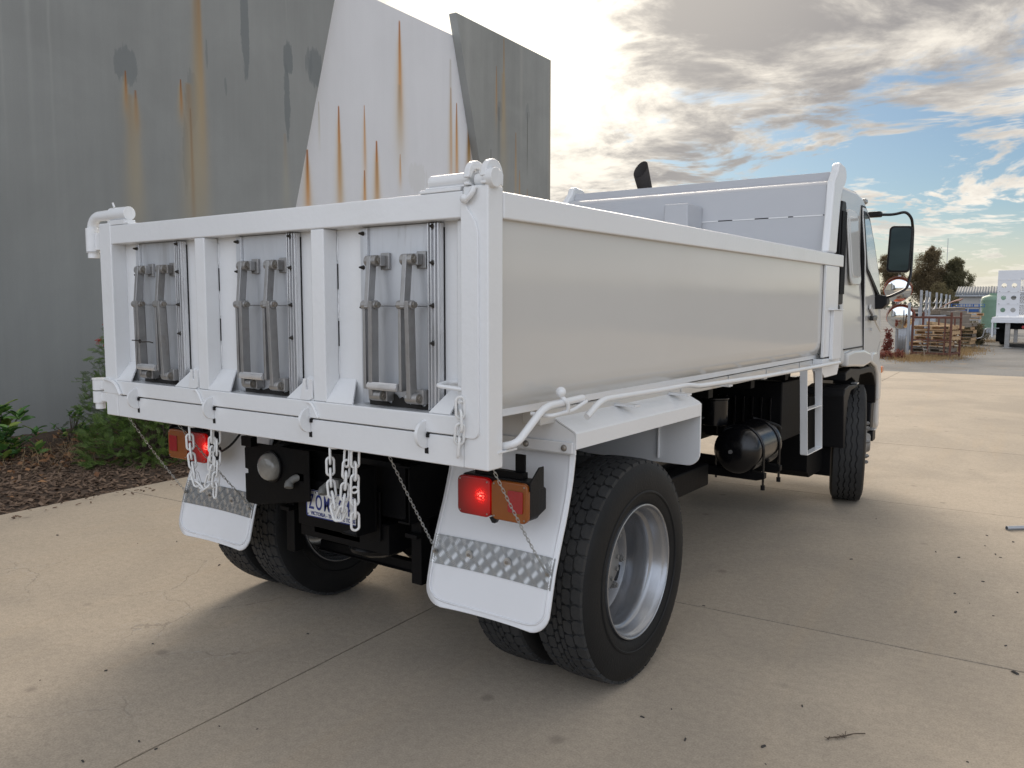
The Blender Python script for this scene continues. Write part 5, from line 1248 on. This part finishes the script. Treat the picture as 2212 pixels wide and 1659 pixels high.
o = MB().grid(lambda a, c: p.lerp(q2, a) + Vector((0, .9 * (c - .5), .12 * math.sin(a * 2.2) + .10 * c)), 10, 4).build('bent_sheet', 'rust', None, 0, 40, solid=.02)
tag(o, 'bent rusty steel sheet lying on top of the timber pile', 'sheet')
# galvanised posts with slack chains
PF = None; tops = []
for a, d in ((495, 27), (618, 29), (675, 30), (710, 33), (785, 35), (835, 38), (890, 41), (928, 44)):
    q = fx(a, d)
    if PF is None:
        PF = empty('chain_fence', (q.x, q.y, 0)); tag(PF, 'galvanised steel posts with slack chains strung between their tops', 'fence'); base = q.copy()
    r_ = q - base; MB().box(r_.x - .04, r_.x + .04, r_.y - .03, r_.y + .03, -.04, 2.2 if a > 500 else 1.75).build('post', 'galv', PF, .006, 0)
    tops.append(r_ + Vector((0, 0, 2.0 if a > 500 else 1.6)))
for p, q2 in zip(tops[1:], tops[2:]):
    for dz_ in (0, -.28): MB().sweep([p.lerp(q2, t_) + Vector((0, -.04, dz_ - .25 * 4 * t_ * (1 - t_))) for t_ in [i / 10 for i in range(11)]], .018, 6).build('chain', 'steel', PF, 0, 0)
# corrugated grey sheets
def corr(p, q2, z0, z1, name, label, n=60, amp=.015, m='galv', lean_=0.):
    o = MB().grid(lambda a, c: Vector(p).lerp(Vector(q2), a) + Vector((amp * math.sin(a * n), amp * math.sin(a * n + .5) + lean_ * c, z0 + (z1 - z0) * c)), n * 3, 2).build(name, m, None, 0, 50, solid=.004)
    return tag(o, label, 'sheet')
corr(fx(488, 31), fx(640, 31.5), -.04, 1.22, 'corrugated_sheet', 'grey corrugated sheet standing behind the mirrors', 40)
corr(fx(655, 32), fx(925, 33.5), .0, 1.28, 'corrugated_sheet', 'grey corrugated sheet standing behind the red stillage', 60)
corr(fx(372, 28.6), fx(480, 28.8), -.04, .95, 'corrugated_sheet', 'low silver sheet standing beside the mirror pole', 24)
# storage rack with blue pallets on top
qa, qb = fx(470, 45), fx(1270, 45)
RK = empty('storage_rack', (qa.x, qa.y, 0)); RK.rotation_euler = (0, 0, math.atan2(qb.y - qa.y, qb.x - qa.x)); lr = (qb - qa).length
for z in (.95, 1.25, 1.50): MB().box(0, lr, 0, .9, z, z + .05).build('shelf', 'wood2', RK, 0, 0)
for k in range(7):
    for y in (0, .9): MB().box(lr * k / 6 - .03, lr * k / 6 + .03, y - .04, y + .04, -.04, 1.52).build('upright', 'galv', RK, 0, 0)
for k, (a, c, z, h_, m_) in enumerate(((.02, .25, 1.0, .2, 'plastic'), (.28, .5, 1.0, .22, 'rust'), (.55, .75, 1.0, .2, 'plastic'), (.6, .98, 1.30, .15, 'bluepal'), (.05, .5, 1.30, .12, 'wood2'))):
    o = MB().box(lr * a, lr * c, .1, .8, z + .002, z + h_).build('stacked_load', m_, RK, .01, 0)
tag(RK, 'long low storage rack with grey shelves in front of the trees', 'rack')
for i, a in enumerate((1000, 1090, 1180, 1235)):
    q = fx(a, 45.5); pallet((q.x, q.y + .5, 1.56), .1, 'bluepal', ['leftmost', 'second', 'third', 'rightmost'][i] + ' blue pallet on top of the storage rack', 'blue pallets on the rack', (.5, .8, 1.3))
# water tank
q = fx(1408, 50); TK = empty('water_tank', (q.x, q.y, -.045)); TK.scale = (1, 1, .86)
pr = []
for i in range(24): z = .35 + i * .085; pr += [(z, 0.66), (z + .03, .685), (z + .055, .685), (z + .08, .66)]
pr += [(2.42, .66), (2.55, .60), (2.72, .2), (2.74, .0001)]
MB().lathe(pr, (0, 0, 0), 'Z', 40).build('tank_body', 'tank', TK, 0, 50)
MB().box(-.7, .7, -.7, .7, 0, .349).build('tank_stand', 'galv', TK, .01, 0)
MB().lathe([(2.70, .25), (2.80, .25), (2.80, .0001)], (0, 0, 0), 'Z', 24).build('lid', 'tank', TK, 0, 40)
tag(TK, 'pale green ribbed water tank left of the white trailer', 'tank')
# white trailer: perforated headboard, mesh panels, deck, legs
q = fx(1440, 34); TR = empty('trailer', (q.x, q.y, -.045)); TR.rotation_euler = (0, 0, rad(2))
def holed(b, x0, x1, z0, z1, r, y0, y1, n=24):
    cx_, cz_ = (x0 + x1) / 2, (z0 + z1) / 2; ci, ou = [], []
    for k in range(n):
        a = 2 * math.pi * (k + .5) / n; c_, s_ = math.cos(a), math.sin(a); m_ = max(abs(c_) / ((x1 - x0) / 2), abs(s_) / ((z1 - z0) / 2))
        ci.append((cx_ + r * c_, cz_ + r * s_)); ou.append((cx_ + c_ / m_, cz_ + s_ / m_))
    v = [(x, y0, z) for x, z in ci + ou] + [(x, y1, z) for x, z in ci + ou]; f = []
    for k in range(n):
        j = (k + 1) % n
        f += [(k, j, n + j, n + k), (2 * n + k, 3 * n + k, 3 * n + j, 2 * n + j), (k, 2 * n + k, 2 * n + j, j)]
    b.add(v, f)
M['twhite'] = mat('trailer_white', (.80, .81, .84), .4, 0, .02, 2)
b = MB()
for x0 in (.05, .40):
    for z0 in (1.28, 1.77, 2.26): holed(b, x0, x0 + .35, z0, z0 + .49, .092, 0, .05)
b.box(.0, .05, 0, .05, 1.28, 2.75).box(.75, .79, 0, .05, 1.28, 2.75).box(0, 2.45, 0, .05, 2.75, 3.10)
b.build('headboard', 'twhite', TR, 0, 40)
for k in range(4):
    z = 1.26 + .49 * k - (.0 if k else 0); MB().box(.0, 2.45, -.012, -.001, z - .012, z + .012).build('seam', 'twhite', TR, 0, 0)
for z0 in (1.30, 1.79, 2.28):
    b = MB()
    for i in range(26):
        for j in range(8):
            x, z = .82 + i * .062 + (.031 if j % 2 else 0), z0 + .03 + j * .055
            for sx_, sz_ in ((1, 1), (-1, 1)): b.sweep([(x, .025, z), (x + sx_ * .031, .025, z + sz_ * .0275 * 2)], .007, 4)
    b.box(.79, 2.45, 0, .05, z0 + .455, z0 + .49)
    o = b.build('mesh_panel', 'twhite', TR, 0, 0, fix=False)
MB().box(-.12, 2.57, -.25, 7., 1.05, 1.24).build('deck', 'twhite', TR, .01, 0)
MB().box(-.14, 2.60, -.26, -.251, 1.02, 1.15).build('deck_edge', 'twhite', TR, 0, 0)
MB().box(-.12, -.06, -.24, .3, .45, 1.05).build('side_skirt', 'twhite', TR, .01, 0)
MB().box(.35, .52, -.1, .1, -.0, 1.05).box(.28, .60, -.2, .2, 0, .04).build('landing_leg', 'steel', TR, .01, 0)
MB().box(.62, .76, .8, .95, .2, 1.05).build('landing_leg', 'steel', TR, .01, 0)
MB().box(0, 2.4, .5, 6.5, .75, 1.045).build('chassis', 'black', TR, 0, 0)
for y in (3.6, 4.9):
    for x in (.12, 2.2): MB().lathe([(-.14, .3), (-.14, .46), (-.11, .50), (.11, .50), (.14, .46), (.14, .3)], (x, y, .50), 'X', 32, True).build('wheel', 'tyre', TR, 0, 40)
MB().box(-.05, .4, 1.5, 3.0, .2, .75).build('toolbox', 'black', TR, .02, 0)
MB().sweep(round_path([(.15, -.2, .80), (-.35, -.2, .78), (-.42, -.2, .40), (-.75, -.2, .36)], .12, 5), .02, 8).build('bent_rail', 'galv', TR, 0, 0)
MB().lathe([(-.02, .0001), (-.02, .06), (0, .06)], (.98, -.26, .86), 'Y', 16).build('lamp', 'red_refl', TR, 0, 40)
tag(TR, 'white flat deck trailer with perforated headboard and mesh panels at the right edge', 'trailer')
# shed far behind
qa, qb = fx(1030, 92), fx(1900, 92)
SH = empty('shed', (qa.x, qa.y, -.045)); SH.rotation_euler = (0, 0, math.atan2(qb.y - qa.y, qb.x - qa.x)); ls = (qb - qa).length
M['shedroof'] = mat('shed_roof', (.16, .175, .19), .7, .0, .05, .5)
MB().box(0, ls, 0, 14, 0, 2.75).build('shed_wall', mat('shed_wall', (.42, .41, .39), .6, 0, .05, .5), SH, 0, 0)
MB().grid(lambda a, c: (-.4 + (ls + .8) * a, -.5 + 7.5 * c, 2.76 + 1.05 * c + .04 * math.sin(a * 190)), 240, 2).grid(lambda a, c: (-.4 + (ls + .8) * a, 7.0 + 7.5 * c, 3.81 - 1.05 * c + .04 * math.sin(a * 190)), 240, 2).build('roof', 'shedroof', SH, 0, 40, solid=.03)
MB().box(-.4, ls + .4, -.52, -.40, 2.62, 2.755).build('gutter', 'galv', SH, 0, 0)
for k in range(4): MB().box(2 + 5 * k, 4.2 + 5 * k, -.02, -.005, .1, 2.4).build('roller_door', 'galv', SH, 0, 0)
tag(SH, 'low grey metal shed with corrugated roof beyond the yard', 'shed')

# ------------------------------------------------------------------ trees and yard plants
def tree(name, q, h, lobes, n, m, label, cat='tree', trunk=.12, leaf=(.09, .2), seed=1, group=None):
    rr = random.Random(seed); root = empty(name, q); b = MB(); tb = MB()
    for (lx, ly, lz, lr, lh) in lobes:
        tb.sweep(bez([Vector((0, 0, 0)), Vector((lx * .3, ly * .3, lz * .45)), Vector((lx * .8, ly * .8, lz * .8)), Vector((lx, ly, lz + lh * .4))], 4), [trunk * (1 - .85 * k / 12) for k in range(13)], 7)
        cl = [(Vector((rr.gauss(0, .5), rr.gauss(0, .5), rr.gauss(0, .5)))) for _ in range(max(34, int(44 * lr)))]
        cl = [c_ if c_.length < 1 else c_.normalized() * rr.uniform(.75, 1.02) for c_ in cl]
        for c_ in cl:
            ce = Vector((lx + c_.x * lr, ly + c_.y * lr, lz + c_.z * lh)); cr = lr * rr.uniform(.20, .38)
            if rr.random() < .35: tb.sweep([Vector((lx * .8, ly * .8, lz * .8)), ce], [trunk * .2, trunk * .05], 4)
            for _ in range(max(4, int(n / len(lobes) / len(cl)))):
                o_ = Vector((rr.gauss(0, .5), rr.gauss(0, .5), rr.gauss(0, .42))) * cr
                mx = Matrix.Translation(ce + o_) @ Matrix.Rotation(rr.uniform(0, 6.28), 4, 'Z') @ Matrix.Rotation(rr.uniform(-1.6, 1.2), 4, 'X') @ Matrix.Rotation(rr.gauss(0, .8), 4, 'Y')
                l, wd = rr.uniform(*leaf), rr.uniform(*leaf) * .30
                b.add([(0, 0, 0), (wd, l * .5, .02), (0, l, 0), (-wd, l * .5, .02)], [(0, 1, 2, 3)], mx)
    tb.build('trunk', 'bark', root, 0, 40); b.build('crown', m, root, 0, 0, fix=False)
    return tag(root, label, cat, group)
M['gum'] = leafmat('gum_leaf', (.10, .078, .048), (.26, .20, .11), .55, .45)
M['gum2'] = leafmat('gum_leaf_green', (.085, .085, .046), (.21, .19, .10), .55, .45)
M['fartree'] = leafmat('far_leaf', (.045, .065, .045), (.10, .125, .075), .6, .3)
M['redleaf'] = leafmat('red_leaf', (.14, .035, .03), (.30, .09, .06), .6, .3)
M['bushleaf'] = leafmat('bush_leaf', (.09, .08, .042), (.21, .18, .095), .7, .3)
K = 110 * .3618 * 2212 / 4032 / 1784.66   # metres per sighted unit at the tree line
def at_tree(a): q = fx(a, 110); return (q.x, q.y, -.045)
tree('gum_tree', at_tree(690), 9.5, [(0, 0, 6.7, 1.8, 2.2), (-1.3, .4, 5.0, 1.4, 1.6), (1.1, -.3, 4.8, 1.7, 1.8), (.2, .5, 8.2, 1.1, 1.1), (-.2, 0, 3.4, 2.1, 1.6)], 30000, 'gum', 'tallest brown green gum tree behind the storage yard', 'tree', .20, (.10, .24), 61)
tree('gum_tree', at_tree(945), 8, [(0, 0, 5.5, 1.6, 1.8), (-1.0, .4, 4.4, 1.5, 1.6), (1.0, -.2, 4.6, 1.45, 1.8), (.25, 0, 6.9, 1.0, 1.0), (0, 0, 3.1, 2.1, 1.5)], 28000, 'gum2', 'rounder greener gum tree right of the tallest one', 'tree', .18, (.10, .22), 62)
tree('gum_tree', at_tree(330), 8.4, [(0, 0, 5.6, 1.6, 1.9), (-1.0, 0, 6.6, 1.3, 1.9), (.9, .3, 4.2, 1.5, 1.4), (-.4, 0, 3.6, 1.8, 1.3)], 24000, 'gum', 'brown gum tree partly hidden behind the truck mirror', 'tree', .18, (.10, .24), 63)
q = fx(830, 85); tree('bushy_tree', (q.x, q.y, -.045), 4, [(0, 0, 2.6, 1.0, 1.4), (.6, 0, 2.0, .9, 1.1), (-.6, 0, 2.0, .9, 1.2)], 9000, 'bushleaf', 'dense olive bush growing below the two gum trees', 'bush', .1, (.07, .16), 64)
q = fx(1160, 190); tree('far_tree', (q.x, q.y, 0), 6, [(-1.5, 0, 3.4, 2.2, 1.6), (1.2, 0, 3.6, 2.2, 1.5), (3.0, 0, 3.0, 1.8, 1.2), (-3.5, 0, 3.2, 1.8, 1.3)], 5000, 'fartree', 'low dark green clump of trees behind the shed roof', 'tree', .2, (.18, .4), 65)
q = fx(1370, 200); tree('far_tree', (q.x, q.y, 0), 6.5, [(0, 0, 4.8, 1.5, .9), (1.3, 0, 4.2, 1.0, .7), (-1.2, 0, 4.0, 1.1, .8), (0, 0, 2.4, 1.6, 1.0)], 2200, 'fartree', 'thin umbrella shaped tree far behind the shed', 'tree', .2, (.18, .4), 66)
q = fx(1700, 200); tree('far_tree', (q.x, q.y, 0), 6.5, [(0, 0, 3.8, 2.5, 1.6), (3.3, 0, 3.2, 2.0, 1.3), (-3.2, 0, 3.0, 2.1, 1.2)], 4200, 'fartree', 'distant green tree clump behind the white trailer', 'tree', .2, (.18, .4), 67)
q = fx(1190, 36.5); tree('round_bush', (q.x, q.y, -.045), 1.1, [(0, 0, .60, .52, .56), (.08, 0, .36, .52, .42)], 9000, 'bushleaf', 'round olive brown bush between the pallets and the trailer', 'bush', .03, (.03, .08), 68)
q = fx(285, 26.8); tree('red_shrub', (q.x, q.y, -.045), 1, [(0, 0, .62, .15, .36), (-.03, 0, .30, .18, .25)], 1500, 'redleaf', 'narrow upright red leaved shrub beside the cab', 'shrub', .02, (.03, .07), 69)
q = fx(330, 25.6); tree('red_shrub', (q.x, q.y, -.045), .4, [(-.22, 0, .12, .26, .14), (.18, 0, .12, .24, .16)], 1500, 'redleaf', 'low spreading red leaved shrub at the edge of the concrete', 'shrub', .015, (.03, .06), 70)
q = far(910, 470, 150); o = MB().cyl((0, 0, 0), (0, 0, 13.6), .05, n=6).build('mast', 'galv', None, 0, 0, loc=(q.x, q.y, 0)); tag(o, 'thin radio mast rising above the gum trees', 'mast')
q = fx(690, 26.3); o = MB().sweep(bez([(0, 0, -.04), (-.05, 0, .25), (-.16, 0, .5), (-.17, .02, .62)], 5), [.012] * 6 + [.008] * 5 + [.004] * 5, 6).sweep([(-.10, 0, .35), (-.22, .02, .5)], [.006, .003], 5).sweep([(.02, 0, .15), (.14, .02, .4), (.16, 0, .55)], [.007, .005, .003], 5).build('dead_sapling', mat('bare_stem', (.36, .30, .24), .8), None, 0, 0, loc=(q.x, q.y, 0))
tag(o, 'bare pale sapling stem in front of the red stillage', 'sapling')
M['drygrass'] = leafmat('dry_grass', (.24, .15, .07), (.46, .32, .16), .85, .25)
b = MB(); rr = random.Random(81)
for (a, d, n, sp_) in ((620, 26.2, 1500, .9), (480, 26.4, 700, .6), (820, 26.8, 1000, .6), (1010, 29, 900, .7), (1130, 31, 900, .6), (1150, 33, 500, .6), (380, 27.5, 600, .5), (1300, 40, 800, 1.2), (560, 25.2, 500, .6)):
    c_ = fx(a, d)
    for _ in range(n):
        q = c_ + Vector((rr.gauss(0, sp_ * .55), rr.gauss(0, sp_), -.045)); h = rr.uniform(.03, .14) * (2.2 if rr.random() < .08 else 1); sd = Vector((rr.gauss(0, 1), rr.gauss(0, .5), 0)).normalized() * .007
        d_ = Vector((rr.gauss(0, .05), rr.gauss(0, .05), h)); b.add([q - sd, q + sd, q + d_], [(0, 1, 2)])
tag(b.build('dry_grass', 'drygrass', None, 0, 0, fix=False), 'dry straw coloured grass around the red stillage and pallets', 'grass', kind='stuff')

b = MB(); rr = random.Random(91); hh = 3.2
for i in range(1500):
    th = rad(-75 + 150 * i / 1500); R_ = 265 + 14 * math.sin(i * .013) + rr.uniform(-6, 6)
    hh = max(1.8, min(4.8, hh + rr.gauss(0, .28)))
    for _ in range(8):
        q = Vector((R_ * math.sin(th) + rr.gauss(0, 1.2), R_ * math.cos(th) + rr.gauss(0, 2), rr.uniform(.2, hh)))
        mx = Matrix.Translation(q) @ Matrix.Rotation(rr.uniform(0, 6.28), 4, 'Z') @ Matrix.Rotation(rr.uniform(-1.4, 1.4), 4, 'X')
        l, wd = rr.uniform(.4, 1.1), rr.uniform(.25, .6)
        b.add([(0, 0, 0), (wd, l * .5, .05), (0, l, 0), (-wd, l * .5, .05)], [(0, 1, 2, 3)], mx)
tag(b.build('distant_woodland', 'fartree', None, 0, 0, fix=False), 'low hazy line of distant trees along the horizon', 'trees', kind='stuff')
